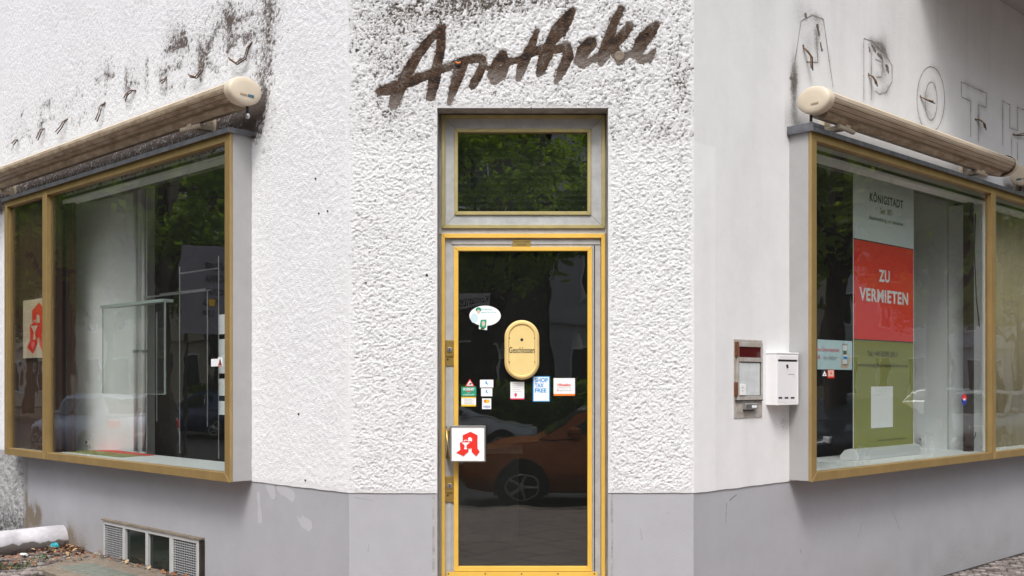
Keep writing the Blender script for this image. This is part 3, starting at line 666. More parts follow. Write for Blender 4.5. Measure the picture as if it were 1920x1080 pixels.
# brown panel and cream A sign behind the mullion
xa, xb = ux(20), P('L', 122, 600, -.02)[0]
MB().box(ux(83)+.02, bl_l+.03, -.06, -.03, zsL, zt_l-.04).box(bl_l+.035, bl_l+.05, OB*-1+.05, -.03, zsL, zt_l-.04).build('brown_backboard', 'wood_dark', bayL, 'L', (xa, .0, zsL))
MB().box(ux(90)-.02, xb-.12, .04, .07, zsL, zt_l-.1).build('brown_side_board', 'wood_dark', bayL, 'L', (xa, .0, zsL))
MB().box(xb-.10, xb+.02, .02, .10, zsL, zt_l-.1).build('brown_post', 'wood_post', bayL, 'L', (xb, .05, zsL))
MB().extz([(toW('L', -9, .9, 0).x, toW('L', -9, .9, 0).y), (toW('L', xa+.4, .9, 0).x, toW('L', xa+.4, .9, 0).y), (toW('L', xa+.4, 1, 0).x, toW('L', xa+.4, 1, 0).y), (toW('L', -9, 1, 0).x, toW('L', -9, 1, 0).y)], .27, 3.7).build('interior_partition', 'wood_dark', B)
AQ = [(238,130),(290,107),(335,130),(335,218),(349,238),(327,268),(297,240),(297,216),(276,216),(276,236),(243,267),(196,245),(222,226),(219,180),(238,170)]
def pharmacyA(fr, cx, cz, s, y, parent, white, mir=1):
    q = [((x-272)/80*s*mir+cx, -(z-187)/80*s+cz) for x, z in AQ]
    MB().prism(q, y-.003, y).build('emblem', 'red', parent, fr, (cx, y, cz))
    W = lambda L: [((x-272)/80*s*mir+cx, -(z-187)/80*s+cz) for x, z in L]
    mb = MB(); mb.prism(W([(274, 148), (286, 142), (299, 152), (299, 172), (288, 168), (274, 172)]), y-.0045, y-.002)
    mb.prism(W([(229, 178), (286, 178), (266, 193), (262, 204), (268, 222), (246, 222), (252, 204), (247, 193)]), y-.0045, y-.002)
    ring = [(258+14*math.cos(t), 172+12*math.sin(t)) for t in [i*math.pi/8 for i in range(-1, -9, -1)]]
    ring += [(258+9*math.cos(t), 172+8*math.sin(t)) for t in [i*math.pi/8 for i in range(-8, 0, 1)]]
    mb.prism(W(ring), y-.0045, y-.002)
    mb.build('chalice_mark', white, parent, fr, (cx, y, cz))
sa, sb = P('L', 57, 616, .02), P('L', 110, 616, .02)
zc = P('L', 84, 616, .02)[1]; zh = (P('L', 84, 562, .02)[1]-P('L', 84, 672, .02)[1])/2
sg = thing('pharmacy_sign', 'cream board with red pharmacy A hanging behind the mullion of the left window', 'sign', 'L', ((sa[0]+sb[0])/2, -.02, zc-zh))
MB().box(sa[0], sb[0], -.085, -.065, zc-zh, zc+zh).build('board', 'cream', sg, 'L', (sa[0], -.02, zc-zh))
pharmacyA('L', (sa[0]+sb[0])/2, zc, zh*.86, -.0855, sg, 'cream')
# folded leaflet on the sill
a1 = [foot_pt(150, 845, zsL), foot_pt(250, 845, zsL), foot_pt(318, 856, zsL), foot_pt(232, 860, zsL)]
lf = thing('folded_banner', 'flat red and olive printed sheet lying on the left window sill', 'leaflet', 'W', tuple(sum((p for p in a1), Vector())/4))
qd = lambda pts, z0, z1, mb, mi: mb.extz([(p.x, p.y) for p in pts], z0, z1, mi)
mb = MB(); qd([foot_pt(112, 846, zsL), foot_pt(168, 845, zsL), foot_pt(272, 855, zsL), foot_pt(226, 858, zsL)][::-1], zsL+.001, zsL+.004, mb, 0); mb.build('olive_part', 'banner_olive', lf)
mb = MB(); qd([foot_pt(168, 845, zsL), foot_pt(212, 844, zsL), foot_pt(290, 854, zsL), foot_pt(272, 855, zsL)][::-1], zsL+.001, zsL+.004, mb, 0); mb.build('red_part', 'banner_red', lf)
# glass display rack
gy = 1.0
rk = thing('glass_rack', 'empty glass display shelf with pale green edge behind the left window', 'display rack', 'L', (P('L', 250, 650, -.12)[0], .12, zsL))
g0, g1 = P('L', 192, 575, -.12)[0], P('L', 309, 560, -.12)[0]; gz1 = P('L', 250, 572, -.12)[1]; gz0 = P('L', 250, 738, -.12)[1]
MB().box(g0, g1, .12, .126, gz0, gz1).build('glass_sheet', 'glass_shelf', rk, 'L', (g0, .12, gz0))
MB().box(g0, g1, .10, .19, gz1, gz1+.022).box(g0, g0+.002, .119, .127, gz0, gz1).box(g1-.004, g1, .115, .13, gz0, gz1).box(g0, g1, .119, .127, gz0-.003, gz0).build('edge', 'shelf_edge', rk, 'L', (g0, .12, gz1))
wr = thing('wire_rack', 'thin steel rod rack standing at the right end of the left window', 'display rack', 'L', (P('L', 370, 700, -.2)[0], .2, zsL))
for px, y0, y1 in ((294, 585, 790), (337, 500, 850), (389, 545, 800), (410, 480, 860)):
    q0, q1 = P('L', px, y0, -.2), P('L', px, y1, -.2)
    MB().tube([(q0[0], .2, q0[1]), (q0[0], .2, max(q1[1], zsL))], .004, 6).build('rod', 'chrome', wr, 'L', (q0[0], .2, zsL))
for (xa_, ya_), (xb_, yb_) in (((270, 558), (395, 533)), ((337, 513), (408, 502)), ((300, 552), (385, 541))):
    q0, q1 = P('L', xa_, ya_, -.2), P('L', xb_, yb_, -.2)
    MB().tube([(q0[0], .2, q0[1]), (q1[0], .2, q0[1])], .006, 6).build('cross_bar', 'chrome', wr, 'L', (q0[0], .2, q0[1]))
for k, (ya_, yb_) in enumerate(((590, 626), (636, 700), (710, 742), (752, 778))):  # white panels added in place of bright lit strips inside the shop
    q0, q1 = P('L', 404, ya_, -.2), P('L', 417, yb_, -.2)
    tag(MB().box(q0[0], q1[0], .222, .226, q1[1], q0[1]).build('paper_card', 'paper', None, 'L', (q0[0], .22, q1[1])), ('topmost', 'second from top', 'third from top', 'lowest')[k]+' white card in the column at the right edge of the left window', 'card', 'white cards behind the left window')
def sticker(fr, px0, px1, py0, py1, o, label, cat='sticker', mat='paper', group=None, name='sticker', pts=None):
    x0, z1 = P(fr, px0, (py0+py1)/2, o)[0], P(fr, (px0+px1)/2, py0, o)[1]; x1, z0 = P(fr, px1, (py0+py1)/2, o)[0], P(fr, (px0+px1)/2, py1, o)[1]
    base = ((x0+x1)/2, -o, z0); t = thing(name, label, cat, fr, base, group)
    mb = MB()
    if pts: mb.prism([(x0+u*(x1-x0), z0+v*(z1-z0)) for u, v in pts], -o-.001, -o)
    else: mb.box(x0, x1, -o-.001, -o, z0, z1)
    mb.build('backing', mat, t, fr, base)
    def q(u, v): return (x0+u*(x1-x0), z0+v*(z1-z0))
    def patch(nm, m, u0, u1, v0, v1, lay=1, pts=None):
        mb = MB(); y = -o-.001-.0006*lay
        if pts: mb.prism([q(*p) for p in pts], y, y+.0005)
        else: mb.box(q(u0, 0)[0], q(u1, 0)[0], y, y+.0005, q(0, v0)[1], q(0, v1)[1])
        return mb.build(nm, m, t, fr, (q(.5, .5)[0], y, q(.5, .5)[1]))
    def wr_(s, m, u0, u1, v0, v1, lay=2, **k):
        return text(s, fr, q(u0, 0)[0], q(u1, 0)[0], q(0, v0)[1], q(0, v1)[1], -o-.001-.0006*lay, m, t, **k)
    return t, patch, wr_
cir = lambda cx, cy, rx, ry, n=24: [(cx+rx*math.cos(2*math.pi*i/n), cy+ry*math.sin(2*math.pi*i/n)) for i in range(n)]
t, pa, wt = sticker('L', 396, 408.5, 673, 687, OB-.033, 'small plain white sticker at the lower right edge of the left window')
t, pa, wt = sticker('L', 408.8, 417, 670, 687, OB-.033, 'small white sticker with a warning triangle at the right edge of the left window')
pa('triangle', 'ink', 0, 0, 0, 0, 1, [(.1, .15), (.9, .15), (.5, .9)]); pa('triangle_mark', 'red', 0, 0, 0, 0, 2, [(.35, .28), (.65, .28), (.5, .6)]); pa('strip', 'red', 0, 1, 0, .1)
# ------------------------------------------------------------------ door signs and stickers
SO = -.1595
sq = lambda px, py: P('F', px, py, -.12)
cs_ = thing('closed_sign', 'pale gold rounded sign reading Geschlossen in the middle of the door glass', 'sign', 'F', (sq(978.5, 656)[0], .14, sq(978.5, 712)[1]))
def stadium(px0, px1, py0, py1, ins=0, n=16):
    x0, z1 = sq(px0, py0); x1, z0 = sq(px1, py1); x0 += ins; x1 -= ins; z0 += ins; z1 -= ins; r = (x1-x0)/2; cx = (x0+x1)/2
    p = [(cx+r*math.cos(t), z1-r+r*math.sin(t)) for t in [math.pi*i/n for i in range(n+1)]]
    p += [(cx+r*math.cos(t), z0+r+r*math.sin(t)) for t in [math.pi+math.pi*i/n for i in range(n+1)]]; return p
mb = MB(); o_, i1, i2, i3 = [stadium(946, 1011, 600, 712, k) for k in (0, .012, .022, .030)]; n = len(o_)
rings = [(o_, .158), (o_, .128), (i1, .116), (i2, .116), (i3, .126)]
vs = [(x, y, z) for r_, y in rings for x, z in r_]; fs = []
for k in range(4):
    for i in range(n): fs.append((k*n+i, k*n+(i+1) % n, (k+1)*n+(i+1) % n, (k+1)*n+i))
mb.add(vs, [f[::-1] for f in fs]); cso = mb.build('rim', 'gold_pale', cs_, 'F', (sq(978, 0)[0], .14, sq(0, 712)[1]))
MB().prism(i3, .124, .15).build('face', nmat('pale gold face', (.86, .66, .28), .35, .1, var=.12, vscale=6), cs_, 'F', (sq(978, 0)[0], .14, sq(0, 712)[1]))
text('Geschlossen', 'F', sq(954.5, 0)[0], sq(1002.5, 0)[0], sq(0, 662)[1], sq(0, 650.5)[1], .1228, 'ink', cs_, bold=.012, spacing=1.04)
for px, py, r_ in ((978.5, 637, .0095), (955, 634, .0045), (1002.5, 634, .0045), (955, 679, .0045), (1002.5, 679, .0045)):
    c = sq(px, py); MB().lathe([(r_, 0), (r_*.8, .002)], (c[0], .124, c[1]), 12, 0, 'y').build('screw' if r_ < .006 else 'centre_hole', 'dark', cs_, 'F', (c[0], .124, c[1]))
mk = lambda *a, **k: sticker('F', a[0], a[1], a[2], a[3], SO, a[4], **k)
t, pa, wt = mk(880, 939, 573, 611, 'oval white and blue sticker with a child above the closed sign on the door', pts=cir(.5, .5, .5, .5, 32))
wt('Zur Beratung', 'teal', .38, .72, .76, .85, bold=.01); wt('gehört bei uns die', 'teal', .38, .86, .62, .70, bold=.01)
pa('portrait', 'green', 0, 0, 0, 0, 1, cir(.29, .80, .09, .12, 14)); pa('portrait_face', 'skin', 0, 0, 0, 0, 2, cir(.29, .70, .05, .10, 12))
pa('tint', 'pale_blue', 0, 0, 0, 0, 1, cir(.16, .38, .12, .24, 16))
t, pa, wt = sticker('F', 896, 914, 597, 619, SO+.003, 'small green portrait sticker overlapping the bottom of the oval sticker', pts=[(.1, .1), (.95, 0), (1, 1), (.2, .95)])
pa('picture', 'green', 0, 0, 0, 0, 1, [(.18, .25), (.85, .18), (.9, .9), (.3, .88)]); pa('portrait_face', 'skin', 0, 0, 0, 0, 2, cir(.58, .55, .17, .24, 12)); pa('leaf_mark', 'moss', .3, .7, .08, .22, 2)
t, pa, wt = mk(872, 890, 710, 724.5, 'red bordered triangular warning sticker with a black dog on the door', mat='red', pts=[(0, 0), (1, 0), (.5, 1)])
pa('field', 'paper', 0, 0, 0, 0, 1, [(.16, .1), (.84, .1), (.5, .78)]); pa('dog_mark', 'ink', 0, 0, 0, 0, 2, [(.34, .18), (.4, .18), (.42, .25), (.56, .25), (.6, .18), (.66, .18), (.64, .32), (.72, .40), (.6, .46), (.42, .36)])
t, pa, wt = mk(865, 893, 725, 743, 'green security sticker under the warning triangle on the door', mat='green')
wt('SICHERHEIT', 'paper', .12, .88, .60, .87, bold=.03); pa('strip', 'red', .35, .65, .48, .56); wt('24 h', 'paper', .42, .58, .36, .46); wt('AUFGESCHALTET', 'paper', .12, .88, .10, .24, bold=.01)
t, pa, wt = mk(865, 892.5, 744, 762, 'white and yellow sticker below the green one on the door')
pa('top_band', 'yellow', 0, 1, .86, 1); pa('bottom_band', 'yellow', 0, 1, 0, .18)
for k in range(4): pa('print_line', 'grey_ink', .2, .85-.1*(k % 2), .30+.13*k, .335+.13*k)
t, pa, wt = mk(900, 925, 712, 726.5, 'upper small white card with a blue mark left of the closed sign on the door', group='white cards on the door')
pa('blue_mark', 'blue', .42, .52, .45, .8); pa('teal_mark', 'teal', .53, .6, .35, .55)
t, pa, wt = mk(902, 923, 728, 743, 'lower small white card with a blue mark, just above the card payment sticker', group='white cards on the door')
pa('blue_mark', 'blue', .42, .52, .45, .8); pa('teal_mark', 'teal', .53, .6, .35, .55)
t, pa, wt = mk(904, 921, 747, 767, 'white payment sticker with two orange circles and the letters VISA')
pa('orange_disc', 'orange', 0, 0, 0, 0, 1, cir(.37, .74, .2, .16, 18)); pa('yellow_disc', 'yellow', 0, 0, 0, 0, 2, cir(.62, .74, .2, .16, 18)); wt('VISA', 'navy', .14, .88, .12, .32, bold=.02, shear=.2)
t, pa, wt = mk(957, 983, 716, 749, 'white sticker with a red balloon and pink foot strip under the closed sign')
pa('strip', 'pink', 0, 1, 0, .07); pa('balloon', 'pink', 0, 0, 0, 0, 1, cir(.38, .27, .10, .10, 14)+[]); pa('balloon_tail', 'pink', 0, 0, 0, 0, 1, [(.33, .19), (.43, .19), (.38, .1)])
for k in range(5): pa('print_line', 'grey_ink', .15, .8-.1*(k % 3), .45+.11*k, .463+.11*k)
t, pa, wt = mk(999, 1031, 705.5, 753, 'tall white sticker with blue border reading SHOP TAX FREE on the door', mat='blue')
pa('field', 'paper', .05, .95, .03, .97); wt('SHOP', 'blue', .12, .88, .76, .93, bold=.03); wt('TAX', 'blue', .12, .64, .56, .72, bold=.03); wt('FREE', 'blue', .12, .80, .36, .52, bold=.03)
t, pa, wt = mk(1038, 1078, 709, 742, 'wide white helpline sticker with an orange strip right of the tax free one')
pa('strip', 'orange', 0, 1, 0, .11); wt('Hilfetelefon', 'red', .18, .80, .54, .70, bold=.02); wt('Schwangere in Not', 'grey_ink', .18, .84, .40, .50); wt('0800 40 40 020', 'grey_ink', .26, .84, .26, .34); pa('phone_mark', 'red', .18, .22, .25, .36)
px_ = lambda a, b: P('F', a, b, -.05)
q0, q1 = px_(844, 866), px_(911, 798)
ps = thing('pharmacy_sign', 'square white sign with a red pharmacy A on the door handle', 'sign', 'F', ((q0[0]+q1[0])/2, .05, q0[1]))
MB().ring(q0[0], q1[0], q0[1], q1[1], .0095, .036, .064).build('rim', 'chrome', ps, 'F', (q0[0], .05, q0[1]), bevel=.002)
MB().box(q0[0]+.0095, q1[0]-.0095, .041, .060, q0[1]+.0095, q1[1]-.0095).build('face', 'paper', ps, 'F', (q0[0], .05, q0[1]))
pharmacyA('F', (q0[0]+q1[0])/2, (q0[1]+q1[1])/2, (q1[1]-q0[1])*.335, .0405, ps, 'paper')
# lamps in the shop
def pendant(px, py0, py1, wpx, Y, label, shade):
    X = (px-CX)/FOC*Y; z1 = EYE+(CY-py0)/FOC*Y; z0 = EYE+(CY-py1)/FOC*Y; r = wpx/FOC*Y/2
    t = thing('pendant_lamp', label, 'lamp', 'W', (X, Y, z0), 'pendant lamps in the shop')
    MB().tube([(X, Y, z1), (X, Y, 3.74)], .004, 6).build('cord', 'dark', t, 'W', (X, Y, z1))
    MB().lathe([(r, 0), (r*.97, (z1-z0)*.25), (r*.8, (z1-z0)*.6), (r*.45, (z1-z0)*.93), (r*.2, z1-z0)], (X, Y, z0), 20).build('shade', shade, t, 'W', (X, Y, z0), smooth=True)
pendant(1082, 624, 655, 22, 8.2, 'white bell pendant lamp hanging in the shop at the right of the door glass', 'frosted')
pendant(946, 642, 672, 22, 8.6, 'white bell pendant lamp half hidden behind the closed sign', 'frosted')
pendant(955.5, 526, 540, 13, 8.0, 'small dark ball pendant hanging high in the shop behind the door', 'dark')
ct = thing('shop_counter', 'pale counter standing in the dark shop behind the door', 'counter', 'W', (-.3, 9.2, .27))
MB().box(-.75, .02, 9.1, 9.7, 1.0, 1.04).build('counter_top', 'panel_grey', ct); MB().box(-.72, -.01, 9.14, 9.66, .27, 1.0).build('cabinet', 'inner', ct)
# ------------------------------------------------------------------ right window contents
bo = -.235
def br(px, py): return P('R', px, py, bo)
zbn = zsR+.001
bn = thing('roll_up_banner', 'tall white, red and olive roll up banner reading ZU VERMIETEN in the right window', 'banner', 'R', (br(1655, 800)[0], -bo, zbn))
X0, X1 = br(1600.5, 600)[0], br(1712.5, 600)[0]
def bz(px, py): return br(px, py)[1]
ztop, zw, zr = bz(1604, 320), bz(1601, 447), bz(1600, 636); zbot = zbn+.085
yb = -bo
MB().box(X0, X1, yb, yb+.002, zw, ztop).build('white_field', 'banner_white', bn, 'R', (X0, yb, zw))
MB().box(X0, X1, yb, yb+.002, zr, zw-.0005).build('red_field', 'banner_red', bn, 'R', (X0, yb, zr))
MB().box(X0, X1, yb, yb+.002, zbot, zr-.0005).build('olive_field', 'banner_olive', bn, 'R', (X0, yb, zbot))
MB().box(X0, X1, yb-.001, yb+.001, zw-.004, zw+.004).box(X0, X1, yb-.001, yb+.001, zr-.004, zr+.004).build('dividing_lines', 'ink', bn, 'R', (X0, yb, zw))
MB().box(X0-.006, X0, yb-.001, yb+.003, zbot, ztop).box(X1, X1+.006, yb-.001, yb+.003, zbot, ztop).box(X0-.006, X1+.006, yb-.004, yb+.008, ztop, ztop+.015).build('edge_trim', 'white', bn, 'R', (X0, yb, zbot))
MB().tube([((X0+X1)/2, yb+.03, zbot-.03), ((X0+X1)/2, yb+.012, ztop)], .008, 8).build('support_pole', 'chrome', bn, 'R', ((X0+X1)/2, yb+.03, zbot))
prof = [(yb-.055, zbn), (yb+.085, zbn), (yb+.09, zbn+.03), (yb+.05, zbn+.075), (yb+.0, zbn+.088), (yb-.04, zbn+.075), (yb-.058, zbn+.03)]
MB().extx(prof, X0-.03, X1+.02).build('base_cassette', 'silver_paint', bn, 'R', (X0, yb, zbn), bevel=.004)
MB().extx([(y*1.0, z+.002) for y, z in prof], X0-.048, X0-.031).extx(prof, X1+.021, X1+.035).build('cassette_cap', 'white', bn, 'R', (X0, yb, zbn))
def btext(s, p0, p1, p2, m, bold=0, h=None, spacing=1.10):    # p0 left-bottom px, p1 right px (x), p2 = height in px at left
    xa = br(p0[0], p0[1])[0]; xb = br(p1, p0[1])[0]; z0 = br(*p0)[1]; z1 = br(p0[0], p0[1]-p2)[1]
    text(s, 'R', xa, xb, z0, z1, yb-.0015, m, bn, bold=bold, spacing=spacing)
btext('KÖNIGSTADT', (1630.5, 377), 1693, 20, 'banner_ink', .03)
btext('Seit 1871', (1650.5, 401), 1673, 12, 'olive_ink', .02)
btext('Hausverwaltung und Immobilien', (1629.5, 413), 1693, 10, 'banner_ink', .008)
btext('ZU', (1647.5, 528), 1668, 23, 'paper', .035)
btext('VERMIETEN', (1611, 563), 1702.5, 25, 'paper', .035)
btext('Tel.: +49 30/895 285 0', (1626.5, 668), 1683, 10.5, 'ink', .012)
btext('vermietung@koenigstadt-brack.de', (1607, 689), 1702, 9, 'ink', .006)
btext('www.koenigstadt-brack.de', (1646, 829), 1698, 6, 'banner_ink')
c0, c1 = br(1633, 803), br(1673.5, 724.5)
MB().box(c0[0], c1[0], yb-.003, yb-.0005, c0[1], c1[1]).build('blank_card', 'paper', bn, 'R', (c0[0], yb, c0[1]))
GO = OB-.033
t, pa, wt = sticker('R', 1532.5, 1597.5, 638, 693, GO-.012, 'pale blue online pharmacy poster stuck at the left edge of the right window', name='poster', cat='poster', mat='pale_blue')
wt('Ihre Online Apotheke!', 'pink', -.02, .62, .56, .74); wt('Hier erhältlich!', 'grey_ink', .16, .56, .33, .47); wt('A', 'red', .0, .08, .34, .48, bold=.02)
pa('phone', 'grey_ink', .70, .86, .14, .90, 1); pa('phone_screen', 'paper', .715, .845, .2, .84, 2); pa('app_bubble', 'moss', .73, .83, .52, .66, 3); pa('app_mark', 'blue', .73, .84, .36, .46, 3)
pa('hand', 'skin', 0, 0, 0, 0, 1, [(.66, .05), (.88, .05), (.95, .35), (.90, .6), (.87, .3), (.69, .3), (.66, .5)][::1])
t, pa, wt = sticker('R', 1540.5, 1551, 694, 706, GO, 'tiny black and white triangle sticker below the pale blue poster', mat='ink')
pa('triangle', 'paper', 0, 0, 0, 0, 1, [(.1, .1), (.9, .1), (.5, .9)]); pa('dog_mark', 'ink', .4, .6, .25, .4, 2)
t, pa, wt = sticker('R', 1551.5, 1564, 693.5, 709, GO, 'tiny red sticker with a white letter A below the pale blue poster', mat='red')
pa('field', 'skin', .1, .9, .2, .95, 1); wt('A', 'red', .3, .7, .4, .85, bold=.02)
t, pa, wt = sticker('R', 1803, 1812.5, 738, 760, GO, 'small round red, white and blue sticker low on the right window', mat='navy', pts=cir(.5, .5, .5, .5, 20))
pa('red_half', 'red', 0, 0, 0, 0, 1, [(.5+.47*math.cos(a), .5+.47*math.sin(a)) for a in [math.pi*k/10 for k in range(11)]]); pa('white_mark', 'paper', .3, .7, .42, .58, 2)
# partition at right, post, cable, socket
a = foot_pt(1851, 846, zsR); u_ = (a.x-FR['R'][0]+a.y-DF)/math.sqrt(2)
MB().box(u_, u_+.15, .31, 1.0, .27, 3.74).build('interior_partition', 'inner_white', B, 'R')
MB().box(u_-.0, u_+.2, .0, .30, zsR, zt_r-.1).build('inner_pier', 'inner_white', bayR, 'R', (u_, .1, zsR))
xk = P('R', 1826, 600, -.02)[0]
MB().box(xk-.03, xk+.05, .04, .10, zsR, zt_r-.1).build('brown_post', 'wood_post', bayR, 'R', (xk, .05, zsR))
pr = (toW('R', u_, .31, 0).x, toW('R', u_, .31, 0).y, 0, R(135))
sk = thing('wall_socket', 'white wall socket low on the partition behind the right window', 'socket', 'R', (u_, .5, zsR+.08))
fq = (toW('R', u_, .55, 0).x, toW('R', u_, .55, 0).y, 0, R(-45))
socket(sk, fq, 0, zsR+.08)
cb = [P('R', *p, .0) for p in ((1829, 400), (1829, 470), (1835, 560), (1846, 640), (1850, 700), (1848, 770), (1841, 820), (1825, 843))]
tag(MB().tube([(x, -.0+.01*k, max(z, zsR+.006)) for k, (x, z) in enumerate(cb)], .005, 6).build('power_cable', 'dark_wire', None, 'R', (cb[0][0], 0, zsR)), 'dark cable hanging in a loose curve beside the mullion of the right window', 'cable')
x2a, x2b = rx(1871)+.1, br_r-.2
mb = MB(); k = 0; x = x2a+.05
pts = []
while x < x2b: pts.append((x, .10+.018*math.sin(x*38))); x += .02
mb.add([(x, y, zsR) for x, y in pts]+[(x, y, zt_r-.1) for x, y in pts], [(i, i+1, i+1+len(pts), i+len(pts)) for i in range(len(pts)-1)])
cu = mb.build('curtain', 'curtain', None, 'R', (x2a, .1, zsR), smooth=True); so_ = cu.modifiers.new('s', 'SOLIDIFY'); so_.thickness = .003
tag(cu, 'beige curtain hanging behind the far pane of the right window', 'curtain')
# ------------------------------------------------------------------ awnings
def awning(fr, xa, xb, zc, yc, label, nearsgn, badge, ry=.118, rz=.088, br_=.80):
    # xa = near end, xb = far end
    t = thing('awning', label, 'awning', fr, ((xa+xb)/2, 0, zc), 'rolled awning cassettes')
    N_ = 40; prof = []; L0_ = abs(xa-xb)
    for i in range(N_):
        th = 2*math.pi*i/N_; c, s_ = math.cos(th), math.sin(th)
        y = yc+ry*c; z = zc+rz*s_-.25*ry*c*.0
        prof.append((y, z))
    mb = MB()
    # slatted shell: small grooves between slats
    def shell(k, scale=1.0): return [(yc+(y-yc)*scale, zc+(z-zc)*scale) for y, z in prof]
    P1 = []; mi = []; n = N_
    NS = 16
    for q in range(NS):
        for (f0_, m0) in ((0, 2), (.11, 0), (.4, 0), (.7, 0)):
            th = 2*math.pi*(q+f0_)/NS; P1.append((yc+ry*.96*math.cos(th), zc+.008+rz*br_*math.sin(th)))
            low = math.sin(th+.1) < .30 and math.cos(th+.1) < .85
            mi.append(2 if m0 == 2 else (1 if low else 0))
    n0_ = n; n = len(P1)
    mb.add([(xa, y, z) for y, z in P1]+[(xb, y, z) for y, z in P1], [(i, i+n, (i+1) % n+n, (i+1) % n) for i in range(n)], 0)
    mb.m = list(mi)
    mb.add([(xb, y, z) for y, z in P1], [tuple(range(n))]); mb.add([(xa, y, z) for y, z in P1], [tuple(range(n))])
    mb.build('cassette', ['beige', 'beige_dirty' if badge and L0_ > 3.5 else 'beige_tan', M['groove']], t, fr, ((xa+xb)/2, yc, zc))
    for X, sg_ in ((xa, nearsgn), (xb, -nearsgn)):
        mb = MB(); vs = []; fs = []
        for (off, sc) in ((-.05, 1.025), (.0, 1.03), (.012, 1.0), (.02, .9), (.024, .6), (.025, .02)):
            vs += [(X+sg_*off, yc+(y-yc)*sc, zc+(z-zc)*sc) for y, z in prof]
        n = N_
        for k in range(5):
            for i in range(n): fs.append((k*n+i, k*n+(i+1) % n, (k+1)*n+(i+1) % n, (k+1)*n+i))
        mb.add(vs, fs); cap = mb.build('end_cap', 'beige', t, fr, (X, yc, zc), smooth=True)
        if X == xa:
            xx = X+sg_*.0262
            MB().box(xx-.002, xx+.002, yc-.045, yc+.01, zc-.034, zc-.024).build('slot', 'beige_dirty', cap, fr, (xx, yc, zc))
            if badge: MB().box(xx-.002, xx+.003, yc+.012, yc+.055, zc-.040, zc-.022).build('badge', nmat('blue badge', (.05, .12, .18), .3), cap, fr, (xx, yc, zc), bevel=.003)
    # lower arm tray and brackets
    pr_ = [(yc-.03, zc-rz*.70), (yc+.085, zc-rz*.50), (yc+.09, zc-rz*.9), (yc+.0, zc-rz-.015), (yc-.03, zc-rz+.01)]
    MB().extx(pr_, xa-nearsgn*.12, xb+nearsgn*.10).build('arm_tray', 'beige_dirty', t, fr, ((xa+xb)/2, yc, zc-rz))
    L_ = abs(xb-xa)
    for f_ in ((.14, .86) if L_ > 1 else (.3,)):
        X = xa+(xb-xa)*f_
        mb = MB(); mb.box(X-.04, X+.04, -.035, -.0, zc-rz-.07, zc+.02); mb.box(X-.03, X+.03, yc-.01, -.03, zc-rz-.035, zc-rz-.0)
        mb.tube([(X-.12, yc-.0, zc-rz-.030), (X+.12, yc+.02, zc-rz-.030)], .018, 10)
        mb.build('bracket', 'beige', t, fr, (X, 0, zc-rz), bevel=.003)
    X = xa-nearsgn*.03
    mb = MB(); mb.tube([(X, yc+.04, zc-rz), (X, yc+.04, zc-rz-.045)], .010, 8); mb.lathe([(.017, -.01), (.02, 0), (.017, .01)], (X, yc+.04, zc-rz-.06), 12, 1, 'y')
    mb.build('crank_eye', ['dark', 'chrome'], t, fr, (X, yc, zc-rz), smooth=True)
yc = -.185
ca = P('L', 463, 169, -yc); cbn = P('L', -60, 350, -yc)
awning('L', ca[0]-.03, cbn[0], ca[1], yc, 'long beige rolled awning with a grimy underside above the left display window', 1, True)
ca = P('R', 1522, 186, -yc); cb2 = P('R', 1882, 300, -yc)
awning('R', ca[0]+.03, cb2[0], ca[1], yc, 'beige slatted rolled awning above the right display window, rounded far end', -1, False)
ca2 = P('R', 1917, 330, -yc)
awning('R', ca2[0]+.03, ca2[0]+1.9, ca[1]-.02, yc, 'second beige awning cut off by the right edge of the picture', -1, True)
# ------------------------------------------------------------------ lettering remains
sl_ = thing('script_lettering', 'brown remains of the handwritten word Apotheke over the door', 'lettering', 'F', (0, 0, 3.2))
prev = []
for k, (kk, st) in enumerate(APO.items()):
    raster('letter', 'F', st, -.0075, 'letter', sl_, seed=100+k, other=prev[-1] if prev else None, rough=.0055, amp=.004)
    prev.append(st)
for k_, (x, y, r_, m_) in enumerate(((824, 62, .008, 'rust'), (984, 110, .008, 'dark'), (1105, 81, .006, 'dark'), (1214, 62, .006, 'dark'), (1222, 54, .005, 'dark'), (750, 160, .005, 'dark'), (905, 112, .006, 'rust'), (1062, 128, .005, 'dark'))):
    q_ = P('F', x, y); MB().lathe([(r_, 0), (r_*.8, .003)], (q_[0], -.0125, q_[1]), 10, 0, 'y').build('fixing_hole', m_, sl_, 'F', (q_[0], -.0125, q_[1]))
q_ = P('F', 859, 119); MB().lathe([(.020, 0), (.018, .008)], (q_[0], -.0125, q_[1]), 16, 0, 'y').tube([(q_[0]-.014, -.018, q_[1]+.004), (q_[0], -.024, q_[1]-.006), (q_[0]+.014, -.018, q_[1]+.002)], .005, 6, 1).build('cable_end', ['dark', 'orange'], sl_, 'F', (q_[0], -.0125, q_[1]))
q_ = P('F', 1161, 106); MB().lathe([(.030, 0), (.026, .002)], (q_[0], -.0122, q_[1]), 18, 0, 'y').build('mortar_plug', 'concrete', sl_, 'F', (q_[0], -.0125, q_[1]))
gl_ = thing('ghost_lettering', 'faint outlines of removed capital letters on the white wall above the right awning', 'lettering', 'R', (P('R', 1700, 200)[0], 0, 3.4))
for k, (nm, ss) in enumerate(GH):
    raster('letter', 'R', [gp(s) for s in ss], -.0090, 'ghost', gl_, cell=.004, rough=.0026, seed=200+k, thick=.003, amp=.0005, nscale=18)
